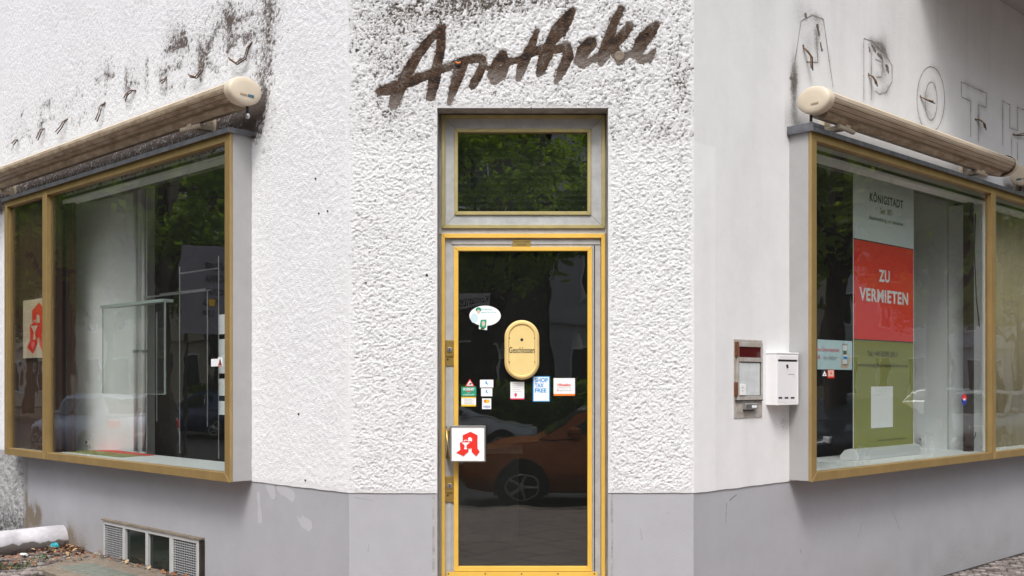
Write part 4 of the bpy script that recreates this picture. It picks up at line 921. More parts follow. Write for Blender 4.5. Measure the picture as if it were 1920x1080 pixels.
# smudges of old glue inside the ghost letters
for k, (px, py, rx_, rz_) in enumerate(((1532, 57, .018, .05), (1538, 88, .01, .04), (1484, 152, .03, .02), (1637, 92, .04, .022), (1648, 105, .05, .02), (1662, 130, .02, .03), (1509, 32, .015, .02), (1628, 92, .015, .03))):
    x, z = P('R', px, py)
    raster('residue', 'R', [[(x-rx_*.5, z+rz_*.5, min(rx_, rz_)*.7), (x+rx_*.5, z-rz_*.5, min(rx_, rz_)*.6)]], -.0095, 'letter', gl_, cell=.004, rough=.014, seed=300+k, thick=.003, nscale=60)
# cable stubs
def stub(fr, pts, label, mats=('copper_wire', 'dark_wire'), grp=None, o0=.004, o1=.05):
    x, z = P(fr, *pts[0])
    t = thing('cable_stub', label, 'cable', fr, (x, 0, z), grp)
    for j in range(2):
        path = []
        for k, (px, py) in enumerate(pts):
            f = k/(len(pts)-1); o = o0+(o1-o0)*math.sin(f*math.pi*.6)
            q = P(fr, px+(j*3 if k else 0), py+(j*(4*f)), o); path.append((q[0], -o, q[1]))
        P2 = [path[0]]
        for a_, b_ in zip(path[:-1], path[1:]):
            for f in (.33, .66, 1): P2.append(tuple(a_[i]+(b_[i]-a_[i])*f for i in range(3)))
        MB().tube(P2, .005, 6).build('wire', mats[j], t, fr, (x, 0, z), smooth=True)
    MB().lathe([(.016, 0), (.010, .006)], (x, -.003, z), 10, 0, 'y').build('wall_hole', 'dark', t, fr, (x, 0, z))
gL = 'cable stubs left by the removed letters on the left wall'; gR = 'cable stubs left by the removed letters on the right wall'
S = [('L', [(34, 262), (28, 262), (22, 269)], 'leftmost tiny cable stub low on the left wall'),
     ('L', [(84, 241), (76, 242), (68, 259)], 'second cable stub from the left above the left awning'),
     ('L', [(128, 222), (118, 228), (112, 238), (104, 247)], 'third cable stub from the left, curling down above the left awning'),
     ('L', [(199, 192), (188, 198), (184, 212), (179, 224)], 'fourth cable stub from the left, forked, above the left awning'),
     ('L', [(257, 170), (245, 169), (236, 176), (232, 184)], 'arched cable stub in the middle of the left wall letters'),
     ('L', [(313, 145), (306, 149), (300, 153)], 'very short cable stub beside the arched one on the left wall'),
     ('L', [(384, 114), (376, 132), (366, 144), (353, 140)], 'curved cable stub third from the right on the left wall'),
     ('L', [(475, 76), (463, 90), (458, 108), (442, 118), (428, 108)], 'largest looped cable stub at the right end of the left wall')]
for fr, p, l in S: stub(fr, p, l, grp=gL)
S = [('R', [(1504.5, 87), (1512, 95), (1520, 105), (1521, 128)], 'long bent cable stub inside the faint letter A'),
     ('R', [(1627, 140), (1634, 142), (1640, 150), (1642, 158)], 'forked cable stub inside the faint letter P'),
     ('R', [(1724, 181), (1733, 185), (1742, 188), (1750, 190)], 'straight cable stub sticking out of the faint letter O'),
     ('R', [(1827, 224), (1836, 224), (1844, 230), (1846, 240)], 'arched cable stub inside the faint letter T'),
     ('R', [(1898, 252), (1906, 253), (1914, 251), (1924, 249)], 'cable stub at the right edge inside the faint letter H')]
for fr, p, l in S: stub(fr, p, l, grp=gR)
# ------------------------------------------------------------------ mailbox and intercom on the right wall
mx0, mx1 = P('R', 1440, 700, .0)[0], P('R', 1440, 700, .0)[0]+.235
f0 = P('R', 1456, 700, .085); f1 = P('R', 1496, 700, .085)
mx0, mx1 = f0[0], f1[0]; mz1 = P('R', 1456, 662, .085)[1]; mz0 = P('R', 1456, 760, .085)[1]
mbx = thing('mailbox', 'white sheet metal mailbox on the wall next to the right window', 'mailbox', 'R', ((mx0+mx1)/2, 0, mz0))
mb = MB(); mb.box(mx0, mx1, -.083, -.001, mz0, mz1-.004); mb.box(mx0-.003, mx1+.003, -.092, -.001, mz1-.004, mz1+.006)
mb.ring(mx0, mx1, mz0, mz1-.006, (.012, .012, .012, .005), -.09, -.083); mb.build('body', 'white', mbx, 'R', ((mx0+mx1)/2, 0, mz0), bevel=.002)
zs1 = P('R', 1470, 676, .09)[1]
MB().box(mx0+.014, mx1-.014, -.094, -.084, zs1+.006, mz1-.012).build('flap', 'white', mbx, 'R', (mx0, -.09, zs1), bevel=.002)
MB().box(mx0+.012, mx1-.012, -.0845, -.0832, zs1-.006, zs1+.006).build('slot', 'dark', mbx, 'R', (mx0, -.085, zs1))
dr = MB().box(mx0+.014, mx1-.014, -.0885, -.0833, mz0+.014, zs1-.008).build('door', 'white', mbx, 'R', (mx0, -.09, mz0), bevel=.001)
kx, kz = P('R', 1476, 686, .09); MB().lathe([(.010, 0), (.009, .005)], (kx, -.0885, kz), 14, 0, 'y').lathe([(.004, 0), (.003, .012)], (kx, -.0885, kz-.012), 8, 0, 'y').build('lock', 'dark', dr, 'R', (kx, -.09, kz))
for px in (1463.5, 1475, 1486.5):
    c = P('R', px, 746, .09); MB().box(c[0]-.022, c[0]+.022, -.0892, -.0882, c[1]-.006, c[1]+.006).build('inspection_slot', 'dark', dr, 'R', (c[0], -.089, c[1]))
c = P('R', 1484, 702, .09); MB().box(c[0]-.035, c[0]+.035, -.0895, -.0883, c[1]-.001, c[1]+.003).box(c[0]+.031, c[0]+.035, -.0895, -.0883, c[1]-.016, c[1]-.001).build('name_holder', 'grey_paint', dr, 'R', (c[0], -.089, c[1]))
iq = lambda px, py: P('R', 1360+px/6, 620+py/6, .012)
x0, z1 = iq(100, 95); x1, z0 = iq(415, 975)
ic = thing('intercom_panel', 'rusty grey night bell and intercom panel left of the mailbox', 'intercom', 'R', ((x0+x1)/2, 0, z0))
B_ = ((x0+x1)/2, 0, z0)
MB().box(x0, x1, -.012, -.0005, z0, z1).build('back_plate', 'panel_grey', ic, 'R', B_, bevel=.001)
def ib(name, m, a, b, c, d, y0, y1, parent=None, bevel=0):
    p, q = iq(a, (b+d)/2), iq(c, (b+d)/2); r_, s_ = iq((a+c)/2, d)[1], iq((a+c)/2, b)[1]
    return MB().box(p[0], q[0], y0, y1, r_, s_).build(name, m, parent or ic, 'R', (p[0], y0, r_), bevel=bevel)
fr_ = MB(); p, q = iq(120, 400)[0], iq(408, 400)[0]; r_, s_ = iq(260, 785)[1], iq(260, 130)[1]
fr_.ring(p, q, r_, s_, (.022, .018, .028, .030), -.022, -.012); fr_.build('frame', 'panel_grey', ic, 'R', B_, bevel=.0015)
ib('display', 'dark_red', 155, 180, 395, 298, -.016, -.0125); ib('rusty_bar', 'panel_grey', 152, 304, 396, 350, -.024, -.0125, bevel=.001)
ib('hinge', 'rust', 104, 125, 132, 290, -.026, -.0125); ib('hinge', 'rust', 98, 580, 122, 735, -.026, -.0125)
sp = ib('speaking_panel', nmat('worn pale grey paint', (.60, .64, .64), .5, var=.2, vscale=16), 152, 362, 380, 728, -.017, -.0125)
ib('dark_gap', 'dark', 150, 352, 392, 360, -.0175, -.0125); ib('dark_gap', 'dark', 380, 362, 390, 728, -.0165, -.0125)
bb = ib('bell_box', 'white', 150, 606, 212, 726, -.026, -.0175, bevel=.001)
for yy in (640, 678):
    c = iq(174, yy); MB().lathe([(.0035, 0), (.003, .002)], (c[0], -.026, c[1]), 8, 0, 'y').build('button', 'dark' if yy == 640 else 'green', bb, 'R', (c[0], -.026, c[1]))
ib('shadow_gap', 'dark', 108, 778, 410, 790, -.0235, -.0125)
ho = ib('latch_recess', 'panel_grey', 135, 815, 362, 918, -.0145, -.0125); lb = ib('latch', 'chrome', 190, 820, 325, 885, -.04, -.0145, bevel=.003)
ib('latch_window', 'paper', 258, 838, 312, 866, -.0415, -.040, lb); ib('latch_gap', 'dark', 192, 886, 300, 900, -.030, -.0145)
for k in range(7):
    c = iq(140+k*35, 118+k*2.5); MB().lathe([(.003, 0), (.0025, .001)], (c[0], -.0125, c[1]), 6, 0, 'y').build('screw_hole', 'dark', ic, 'R', (c[0], -.0125, c[1]))
# ------------------------------------------------------------------ cellar window grille at lower left
vx0, vx1 = P('L', 199, 1000, .01)[0], P('L', 378, 1030, .01)[0]; vz1 = P('L', 199, 975, .01)[1]; vz0 = P('L', 199, 1049, .01)[1]
vw = thing('cellar_window', 'low grey cellar window frame with two perforated and two dark panels', 'window', 'L', ((vx0+vx1)/2, 0, vz0))
bs = ((vx0+vx1)/2, 0, vz0); vz0 -= .03
W_ = vx1-vx0
cut = [P('L', p, 1020, .01)[0] for p in (235, 239.5, 278, 282.5, 323, 329.5)]
mb = MB(); fw = .018
mb.box(vx0, vx1, -.035, -.002, vz1-.03, vz1); mb.box(vx0, vx1, -.035, -.002, vz0, vz0+.02)
mb.box(vx0, vx0+.02, -.034, -.002, vz0+.02, vz1-.03); mb.box(vx1-.035, vx1, -.034, -.002, vz0+.02, vz1-.03)
for a_, b_ in zip(cut[::2], cut[1::2]): mb.box(a_, b_, -.034, -.002, vz0+.02, vz1-.03)
mb.build('frame', 'white' if 0 else nmat('light grey enamel', (.50, .50, .50), .5, var=.15), vw, 'L', bs, bevel=.002)
MB().box(vx0-.02, vx1+.03, -.045, -.001, vz1+.001, vz1+.012).build('drip_edge', 'concrete', vw, 'L', bs)
for a_, b_ in ((vx0+.02, cut[0]), (cut[5], vx1-.035)):
    mb = MB(); nxh = 13; nzh = 17; z_0, z_1 = vz0+.02, vz1-.03
    for i in range(nxh+1): x = a_+(b_-a_)*i/nxh; mb.box(x-.0014, x+.0014, -.026, -.022, z_0, z_1)
    for j in range(nzh+1): z = z_0+(z_1-z_0)*j/nzh; mb.box(a_, b_, -.028, -.0262, z-.0030, z+.0030)
    mb.build('perforated_panel', nmat('pale perforated steel', (.36, .37, .38), .5), vw, 'L', bs)
for a_, b_ in ((cut[1], cut[2]), (cut[3], cut[4])):
    MB().box(a_, b_, -.012, -.008, vz0+.02, vz1-.03).build('dark_pane', nmat('dark pane', (.004, .012, .010), .15), vw, 'L', bs)
MB().box(vx0+.01, vx1-.01, -.006, -.002, vz0, vz1-.01).build('backing', 'dark', vw, 'L', bs)
MB().box(vx1+.001, vx1+.03, -.03, -.0, vz0, vz1-.01).build('side_plaster', 'rust' if 0 else 'soil', vw, 'L', bs)
# ------------------------------------------------------------------ ground
def gz(x, y): return .135*max(0, min(1, (-x-1.2)/1.6))
mb = MB(); N1 = 60
kerb = [(-26, 23.8), (-1.9, -.35), (1.9, -.35), (26, 23.8)]
RD = MB(); RD.add([(-300, -300, -.12), (300, -300, -.12), (300, 300, -.12), (-300, 300, -.12)], [(0, 1, 2, 3)])
RD.build('road', 'asphalt')['kind'] = 'structure'
# pavement: strips along the chamfered corner, subdivided across x so it can ramp
inn = [toW('L', -34, -.005, 0), toW('L', -3.6, -.005, 0), toW('L', -2.2, -.005, 0), toW('L', 0, -.005, 0), toW('R', 0, -.005, 0), toW('R', 34, -.005, 0)]
outk = [Vector((-29, 20.8+5.9, 0)), Vector((-6.5, 4.25, 0)), Vector((-4.6, 2.35, 0)), Vector((-1.9, -.35, 0)), Vector((1.9, -.35, 0)), Vector((26, 23.75, 0))]
zi = [.135, .135, .10, 0, 0, 0]
vs = []; fs = []
for a_, b_, z in zip(inn, outk, zi):
    vs += [(a_.x, a_.y, z), (b_.x, b_.y, 0), (b_.x, b_.y, -.13)]
for i in range(5): k = i*3; fs += [(k, k+1, k+4, k+3), (k+1, k+2, k+5, k+4)]
MB().add(vs, fs).build('pavement', 'slabs')['kind'] = 'structure'
mb = MB()
for i in range(5):
    a_, b_ = outk[i], outk[i+1]; d = (b_-a_).normalized(); n = Vector((d.y, -d.x, 0))*.14
    mb.extz([(a_.x, a_.y), (b_.x, b_.y), (b_.x+n.x, b_.y+n.y), (a_.x+n.x, a_.y+n.y)], -.12, .006)
mb.build('kerb', 'concrete')['kind'] = 'structure'
rnd = random.Random(5)
def gzl(x, yl):                 # pavement height at left-frame coords
    return .135 if x < -3.0 else .135*max(0, -x/3.2)
# mosaic paving beside the walls (the visible corners)
def cobbles(fr, xa, xb, ya, yb_, zf, s=.062, seed=1):
    r_ = random.Random(seed); mb = MB(); x = xa; row = 0
    while x < xb:
        y = ya+(row % 2)*s*.5
        while y < yb_:
            sx, sy = s*r_.uniform(.36, .47), s*r_.uniform(.36, .47); h = r_.uniform(.004, .017); cx, cy = x+r_.uniform(-.006, .006), y+r_.uniform(-.006, .006)
            z0 = zf(cx, cy); a0 = r_.uniform(-.3, .3); tilt = r_.uniform(-.05, .05)
            b4 = [(-sx, -sy), (sx, -sy*.9), (sx*.95, sy), (-sx*.9, sy*.95)]
            rot = [(cx+u*math.cos(a0)-v*math.sin(a0), cy+u*math.sin(a0)+v*math.cos(a0)) for u, v in b4]
            rin = [(cx+(u-cx)*.8, cy+(v-cy)*.8) for u, v in rot]
            vs = [(u, v, z0-.01) for u, v in rot]+[(u, v, z0+h*.6+tilt*(u-cx)) for u, v in rot]+[(u, v, z0+h+tilt*(u-cx)) for u, v in rin]
            mb.add(vs, [(0, 1, 5, 4), (1, 2, 6, 5), (2, 3, 7, 6), (3, 0, 4, 7), (4, 5, 9, 8), (5, 6, 10, 9), (6, 7, 11, 10), (7, 4, 8, 11), (8, 9, 10, 11)], r_.choice((0, 0, 1, 2)))
            y += s
        x += s; row += 1
    return mb
cmats = ['cobble', nmat('pale mosaic stone', (.36, .31, .29), .85, var=.4, vscale=9, bump=.004), nmat('dark mosaic stone', (.17, .14, .13), .85, var=.5, vscale=9, bump=.004)]
o = cobbles('R', 2.9, 7.5, -1.5, -.05, lambda x, y: .006, seed=2).build('mosaic_paving', cmats, None, 'R'); o['kind'] = 'structure'
o = MB().box(2.6, 7.6, -1.6, 0, -.02, .008).build('joint_sand', 'soil', None, 'R'); o['kind'] = 'structure'
o = cobbles('L', -6.2, -3.0, -2.2, -.04, lambda x, y: .150+.02*math.sin(x*3)*math.cos(y*4), seed=3).build('mosaic_paving', cmats, None, 'L'); o['kind'] = 'structure'
o = MB().box(-6.3, -2.2, -2.3, 0, -.02, .148).build('joint_sand', 'soil', None, 'L'); o['kind'] = 'structure'
# light well slab with glass blocks
sx0 = P('L', 140, 1042)[0]; sx1 = vx1+.15; zsb = .185
lw = thing('light_well_cover', 'brown concrete slab with glass blocks in front of the cellar window', 'slab', 'L', ((sx0+sx1)/2, -.5, .14))
MB().extz([(-3.60, -.002), (-3.10, -.62), (sx1, -.66), (sx1, -.002)], .05, zsb).build('slab', 'concrete', lw, 'L', ((sx0+sx1)/2, -.5, .14), bevel=.008)
for k in range(6):
    xk_ = -3.02+k*.165
    if xk_+.13 < sx1:
        MB().box(xk_, xk_+.13, -.50, -.24, zsb-.02, zsb+.004).build('glass_block', 'glassblock', lw, 'L', (xk_, -.3, zsb), bevel=.004)
# painted round stone lying against the wall
e0 = P('L', 90, 1008, .18); rr = .105
rb = thing('round_kerb_stone', 'chipped white painted round stone beam running out from the wall at lower left', 'stone', 'L', (-4.15, -.5, .13))
mb = MB(); nseg = 40; nr = 36; vs = []; fs = []; rr = .122
N1_ = lambda a_, b_, sd_: float(vn(np.array(a_+60.), np.array(b_+60.), sd_))
for i in range(nseg+1):
    y = -.003-1.7*i/nseg
    for k in range(nr):
        th = 2*math.pi*k/nr; ck = math.cos(th)*2; sk_ = math.sin(th)*2
        r_ = rr*(1+.05*(N1_(y*5+ck, sk_*1.5, 77)-.5)+.025*(N1_(y*22+ck*3, sk_*4, 78)-.5))
        vs.append((-4.15+r_*math.cos(th), y, .235+r_*math.sin(th)))
for i in range(nseg):
    for k in range(nr): fs.append((i*nr+k, (i+1)*nr+k, (i+1)*nr+(k+1) % nr, i*nr+(k+1) % nr))
mb.add(vs, fs); bmo = mb.build('beam', 'conc_white', rb, 'L', (-4.15, -.5, .235), smooth=True)
bt = M['conc_white'].node_tree; bN = bt.nodes.new; bL = bt.links.new
g_ = bN('ShaderNodeTexCoord'); sx_ = bN('ShaderNodeSeparateXYZ'); bL(g_.outputs['Object'], sx_.inputs[0]); nn_ = bN('ShaderNodeTexNoise'); nn_.inputs['Scale'].default_value = 9; nn_.inputs['Detail'].default_value = 5; bL(g_.outputs['Object'], nn_.inputs['Vector'])
ma_ = bN('ShaderNodeMath'); ma_.operation = 'MULTIPLY_ADD'; ma_.inputs[1].default_value = .14; bL(nn_.outputs['Fac'], ma_.inputs[0]); bL(sx_.outputs['Z'], ma_.inputs[2])
mr_ = bN('ShaderNodeMapRange'); mr_.inputs['From Min'].default_value = .080; mr_.inputs['From Max'].default_value = .092; bL(ma_.outputs[0], mr_.inputs[0])
mi_ = bN('ShaderNodeMix'); mi_.data_type = 'RGBA'; bL(mr_.outputs[0], mi_.inputs[0]); mi_.inputs[6].default_value = (.13, .115, .105, 1)
bs_ = bt.nodes['Principled BSDF']; src = bs_.inputs['Base Color'].links[0].from_socket; bL(src, mi_.inputs[7]); bL(mi_.outputs[2], bs_.inputs['Base Color'])
# litter
mb = MB(); rl = random.Random(12)
for k in range(420):
    if k < 230: x = -3.84+rl.gauss(.06, .17); y = -abs(rl.gauss(.05, .15))-.01
    elif k < 360: x = rl.uniform(-4.0, -3.2); y = -rl.uniform(.1, .9)
    else: x = rl.uniform(vx0-.1, vx1+.05); y = -.045-abs(rl.gauss(0, .03))
    z = (zsb+.004 if k >= 360 else .172)+rl.uniform(0, .03)*(1 if k < 230 else .3)
    s_ = rl.uniform(.010, .03); a0 = rl.uniform(0, 6.3); tl = rl.uniform(-.6, .6)
    pts = [(-1, 0), (-.3, -.5), (.5, -.4), (1, 0), (.4, .5), (-.4, .45)]
    mb.add([(x+s_*(u*math.cos(a0)-v*math.sin(a0)), min(-.006, y+s_*(u*math.sin(a0)+v*math.cos(a0))), z+s_*(.5+tl*u+.35*abs(v))) for u, v in pts], [(0, 1, 2, 3, 4, 5)], rl.choice((0, 0, 1, 2, 0)))
lo = mb.build('leaf_litter', ['leaf_dry', 'leaf_dry2', nmat('brown leaf', (.12, .06, .03), .8, var=.5, vscale=30)], None, 'L', (sx0, -.1, .15)); lo['kind'] = 'stuff'; lo['label'] = 'dry brown and red leaves gathered at the foot of the wall'; lo['category'] = 'leaves'
mb = MB()
for k in range(260):
    cxm, cym = rl.choice(((-3.98, -.85), (-3.6, -.45), (-3.5, -.75), (-3.4, -.6), (-3.7, -.3)))
    x = cxm+rl.gauss(0, .07); y = cym+rl.gauss(0, .07); z = .158; h = rl.uniform(.01, .035); a0 = rl.uniform(0, 6.3); dx_, dy_ = .004*math.cos(a0), .004*math.sin(a0)
    mb.add([(x-dx_, y-dy_, z), (x+dx_, y+dy_, z), (x+rl.uniform(-.012, .012), y+rl.uniform(-.012, .012), z+h)], [(0, 1, 2)])
mo = mb.build('weeds', 'moss', None, 'L', (sx0, -.5, .15)); mo['kind'] = 'stuff'; mo['label'] = 'small green weeds and moss between the paving stones'; mo['category'] = 'weeds'
def crumple(name, x, y, z, sx, sy, sz, m, label, cat, seed):
    r_ = random.Random(seed); vs = []; fs = []; n1, n2 = 6, 9
    for i in range(n1+1):
        ph = math.pi*i/n1
        for k in range(n2):
            th = 2*math.pi*k/n2; q = r_.uniform(.7, 1.15)
            vs.append((x+sx*q*math.sin(ph)*math.cos(th), y+sy*q*math.sin(ph)*math.sin(th), z+sz+sz*q*math.cos(ph)))
    for i in range(n1):
        for k in range(n2): fs.append((i*n2+k, (i+1)*n2+k, (i+1)*n2+(k+1) % n2, i*n2+(k+1) % n2))
    tag(MB().add(vs, fs).build(name, m, None, 'L', (x, y, z)), label, cat)
crumple('paper_cup', -3.97, -.15, .165, .045, .04, .038, ['can'], 'crumpled turquoise cup lying in the leaves beside the round stone', 'litter', 3)
crumple('paper_scrap', -3.9, -.42, .165, .065, .03, .012, ['banner_white'], 'pale crumpled paper scrap in front of the round stone', 'litter', 4)
crumple('paper_scrap', -3.75, -.32, .165, .035, .02, .008, ['green'], 'small dark green scrap among the dry leaves', 'litter', 5)
# ------------------------------------------------------------------ the street behind the photographer (seen in the panes)
def along(fr, px, out, o=.13):          # local x where the ray mirrored in a pane comes to stand "out" metres off that wall
    h = refl(fr, px, CY, 0, o); q = refl(fr, px, CY, 1, o); ox, oy, _, t = FR[fr]
    loc = lambda v: ((v.x-ox)*math.cos(t)+(v.y-oy)*math.sin(t), -(v.x-ox)*math.sin(t)+(v.y-oy)*math.cos(t))
    a, b = loc(h), loc(q); k = (-out-a[1])/(b[1]-a[1]); return a[0]+k*(b[0]-a[0])
def leafmat(name, c1, c2):
    m = nmat(name, c1, .55, var=.5, vscale=1.3, col2=c2); t = m.node_tree; b = t.nodes['Principled BSDF']; out = t.nodes['Material Output']
    tr = t.nodes.new('ShaderNodeBsdfTranslucent'); tr.inputs[0].default_value = (min(1,c1[0]*2.6), min(1,c1[1]*2.5), c1[2]*.9, 1)
    mx = t.nodes.new('ShaderNodeMixShader'); mx.inputs[0].default_value = .5
    t.links.new(b.outputs[0], mx.inputs[1]); t.links.new(tr.outputs[0], mx.inputs[2]); t.links.new(mx.outputs[0], out.inputs[0]); return m
LM = [leafmat('linden leaves', (.12, .19, .035), (.045, .085, .016)), leafmat('maple leaves', (.15, .21, .045), (.05, .09, .02))]
M['bark'] = nmat('tree bark', (.085, .07, .055), .95, var=.6, vscale=6, stretch=(4, 4, .6), bump=.02, bscale=14)
def tree_mesh(seed, Ht, cz, crx, crz, tr, nleaf):
    r = np.random.RandomState(seed); rr_ = random.Random(seed); mb = MB()
    mb.tube([(0, 0, -.15), (.03, 0, .6), (.0, .05, cz*.55), (.08, .0, cz*.85), (.05, .05, cz+crz*.6)], [tr*1.25, tr, tr*.86, tr*.7, tr*.2], 12)
    tips = []
    for k in range(9):
        a = 2*math.pi*k/9+rr_.uniform(-.3, .3); z0 = cz*rr_.uniform(.62, 1.0); L = crx*rr_.uniform(.55, .95); up = rr_.uniform(.25, 1.0)*crz
        p = [(.05, .03, z0), (math.cos(a)*L*.35, math.sin(a)*L*.35, z0+up*.45), (math.cos(a)*L*.7, math.sin(a)*L*.7, z0+up*.8), (math.cos(a)*L, math.sin(a)*L, z0+up)]
        mb.tube(p, [tr*.42, tr*.3, tr*.17, tr*.05], 7); tips.append(p[-1])
        for j in range(2):
            b = a+rr_.uniform(-.9, .9); q = p[1+j]; e = (q[0]+math.cos(b)*L*.4, q[1]+math.sin(b)*L*.4, q[2]+rr_.uniform(-.2, .7)); mb.tube([q, ((q[0]+e[0])/2, (q[1]+e[1])/2, (q[2]+e[2])/2+.1), e], [tr*.2, tr*.12, tr*.04], 5); tips.append(e)
    nc = 95; u = r.normal(size=(nc, 3)); u /= np.linalg.norm(u, axis=1)[:, None]; rad = r.uniform(.35, 1.0, nc)**.55
    C = u*rad[:, None]*np.array([crx, crx, crz]); C[:, 2] = np.where(C[:, 2] < 0, C[:, 2]*.75, C[:, 2])+cz+crz*.45
    C = np.concatenate([C, np.array(tips)]); ci = r.randint(0, len(C), nleaf)
    off = r.normal(size=(nleaf, 3))*np.array([.25, .25, .18])*r.uniform(.6, 1.2, nleaf)[:, None]
    P0 = C[ci]+off
    a = r.normal(size=(nleaf, 3)); a /= np.linalg.norm(a, axis=1)[:, None]; b = r.normal(size=(nleaf, 3)); b -= (a*b).sum(1)[:, None]*a; b /= np.linalg.norm(b, axis=1)[:, None]
    s = r.uniform(.05, .095, nleaf)[:, None]
    V = np.stack([P0-a*s, P0-b*s*.62, P0+a*s, P0+b*s*.62], 1).reshape(-1, 3).astype(np.float32)
    me = bpy.data.meshes.new('crown'); me.vertices.add(len(V)); me.vertices.foreach_set('co', V.ravel()); me.loops.add(len(V)); me.loops.foreach_set('vertex_index', np.arange(len(V), dtype=np.int32))
    me.polygons.add(nleaf); me.polygons.foreach_set('loop_start', np.arange(0, len(V), 4, dtype=np.int32)); me.polygons.foreach_set('loop_total', np.full(nleaf, 4, np.int32)); me.update(calc_edges=True)
    return mb, me
TM = [tree_mesh(3, 11, 4.6, 3.3, 3.4, .27, 22000), tree_mesh(8, 9, 4.0, 2.6, 2.9, .20, 15000)]
trunkmesh = [None, None]
def tree(k, fr, x, y, s, rot, label):
    t = thing('street_tree', label, 'tree', fr, (x, y, 0), 'street trees along the kerbs'); t.rotation_euler.z += rot; t.scale = (s, s, s)
    mb, me = TM[k]
    for nm, mesh in (('trunk', trunkmesh[k]), ('crown', me)):
        if mesh is None:
            o = mb.build(nm, 'bark', None, 'W', smooth=True); trunkmesh[k] = o.data; o.parent = t; o.matrix_local = Matrix()
        else:
            if nm == 'crown' and not mesh.materials: mesh.materials.append(LM[k])
            o = bpy.data.objects.new(nm, mesh); COL.objects.link(o); o.parent = t
tree(0, 'R', along('R', 1752, 6.6), -6.6, 1.0, .4, 'thick trunked kerb tree mirrored in the right display window')
tree(1, 'R', along('R', 1560, 7.2), -7.2, 1.15, 1.4, 'slender kerb tree mirrored at the left side of the right window')
tree(0, 'R', along('R', 1560, 7.2)+9, -17.5, 1.0, 2.2, 'tree across the right side street, nearer the crossing')
tree(1, 'R', along('R', 1752, 6.6)+8, -17.5, 1.2, 3.2, 'tree far across the right side street, farther from the crossing')
for q_ in range(3):
    tree(q_ % 2, 'R', along('R', 1752, 6.6)+7.5+8*q_, -6.7, 1.05, q_*1.7, ('second', 'third', 'fourth')[q_]+' kerb tree beyond the thick trunked one in the right side street')
    tree((q_+1) % 2, 'R', 42+9*q_, -17.5, 1.15, q_*2.1+.4, ('nearest', 'middle', 'farthest')[q_]+' of the three distant trees on the far side of the right side street')
    tree(q_ % 2, 'L', along('L', 120, 7)-8-8*q_, -6.7, 1.1, q_*1.1, ('second', 'third', 'fourth')[q_]+' kerb tree along the left side street, counted away from the corner')
    tree((q_+1) % 2, 'L', -32-9*q_, -17.5, 1.15, q_*1.9, ('nearest', 'middle', 'farthest')[q_]+' of the three distant trees on the far side of the left side street')
tree(0, 'L', along('L', 300, 6.6), -6.6, 1.0, 5.1, 'kerb tree mirrored in the middle of the left display window')
tree(1, 'L', along('L', 120, 7.0), -7.0, 1.2, 2.7, 'kerb tree mirrored at the left side of the left window')
tree(0, 'L', along('L', 400, 12), -16.5, 1.1, .9, 'tree across the left side street')
tree(0, 'W', -.9, -13.2, .95, .2, 'leafy tree straight across the crossing, mirrored in the fanlight')
tree(1, 'W', 4.6, -12.6, 1.1, 1.9, 'tree across the crossing, right of the one in the fanlight')
tree(1, 'W', -6.4, -12.2, 1.1, 4.9, 'tree across the crossing, left of the one in the fanlight')
def house(name, fr, x0, x1, y, depth, floors, mat, wmat, label, band=None, step=3.1, arch=False):
    h = floors*3.5+1.2; t = thing(name, label, 'building', fr, ((x0+x1)/2, y, 0)); B0 = ((x0+x1)/2, y, 0)
    MB().box(x0, x1, y-depth, y, -.1, h).build('wall', mat, t, fr, B0)
    MB().extx([(y-depth-.3, h), (y+.35, h), (y+.35, h+.25), (y-depth*.3, h+2.6), (y-depth-.3, h+2.6)], x0-.1, x1+.1).build('roof', M['roof_tile'], t, fr, B0)
    MB().box(x0, x1, y+.002, y+.18, 3.75, 4.0).box(x0, x1, y+.002, y+.12, h-.35, h-.05).build('cornice', mat, t, fr, B0)
    if band: MB().box(x0+2, x1-2, y+.185, y+.26, 3.3, 3.72).build('shop_band', band, t, fr, B0)
    n = 0; xx = x0+1.6
    while xx < x1-1.4:
        for f in range(floors):
            if n > 95: break
            z = .9+3.5*f+(.2 if f else 0); ww = .62 if f else .95; hh = 1.75 if f else 2.1
            mb = MB(); mb.ring(xx-ww, xx+ww, z, z+hh, .09, y+.002, y+.07)
            if arch and f == 0: mb.prism([(xx+ww*math.cos(a), z+hh+ww*.7*math.sin(a)) for a in [math.pi*i/8 for i in range(9)]], y+.002, y+.05, 1)
            wf = mb.build('window', ['white', wmat], t, fr, (xx, y, z))
            MB().box(xx-ww+.09, xx+ww-.09, y+.004, y+.03, z+.09, z+hh-.09).build('pane', wmat, wf, fr, (xx, y, z)); n += 1
        xx += step
M['roof_tile'] = nmat('dark roof tile', (.16, .06, .04), .8, var=.4, vscale=3)
M['cream_wall'] = nmat('cream house render', (.62, .54, .40), .9, var=.12, vscale=1.5)
M['white_wall'] = nmat('pale grey house render', (.58, .57, .58), .9, var=.12, vscale=1.5)
M['brown_wall'] = nmat('dark stone facade', (.13, .11, .10), .9, var=.3, vscale=1.5)
M['dark_pane'] = nmat('dark window pane', (.03, .035, .04), .08)
house('apartment_house', 'R', 6, 46, -25, 10, 4, 'cream_wall', 'dark_pane', 'cream apartment house with arched shop windows and a red band across the right side street', 'red', arch=True)
house('apartment_house', 'R', 46.5, 110, -25.3, 10, 4, 'white_wall', 'dark_pane', 'long pale grey apartment house farther along the right side street', None, step=4)
house('apartment_house', 'L', -110, -46.5, -25.3, 10, 4, 'cream_wall', 'dark_pane', 'long cream apartment house farther along the left side street', None, step=4)
house('apartment_house', 'L', -46, -6, -25, 10, 4, 'brown_wall', 'dark_pane', 'dark stone apartment house across the left side street', None)
house('apartment_house', 'W', 1.2, 22, -27, 10, 4, 'white_wall', 'dark_pane', 'pale grey apartment house across the crossing, right half', None)
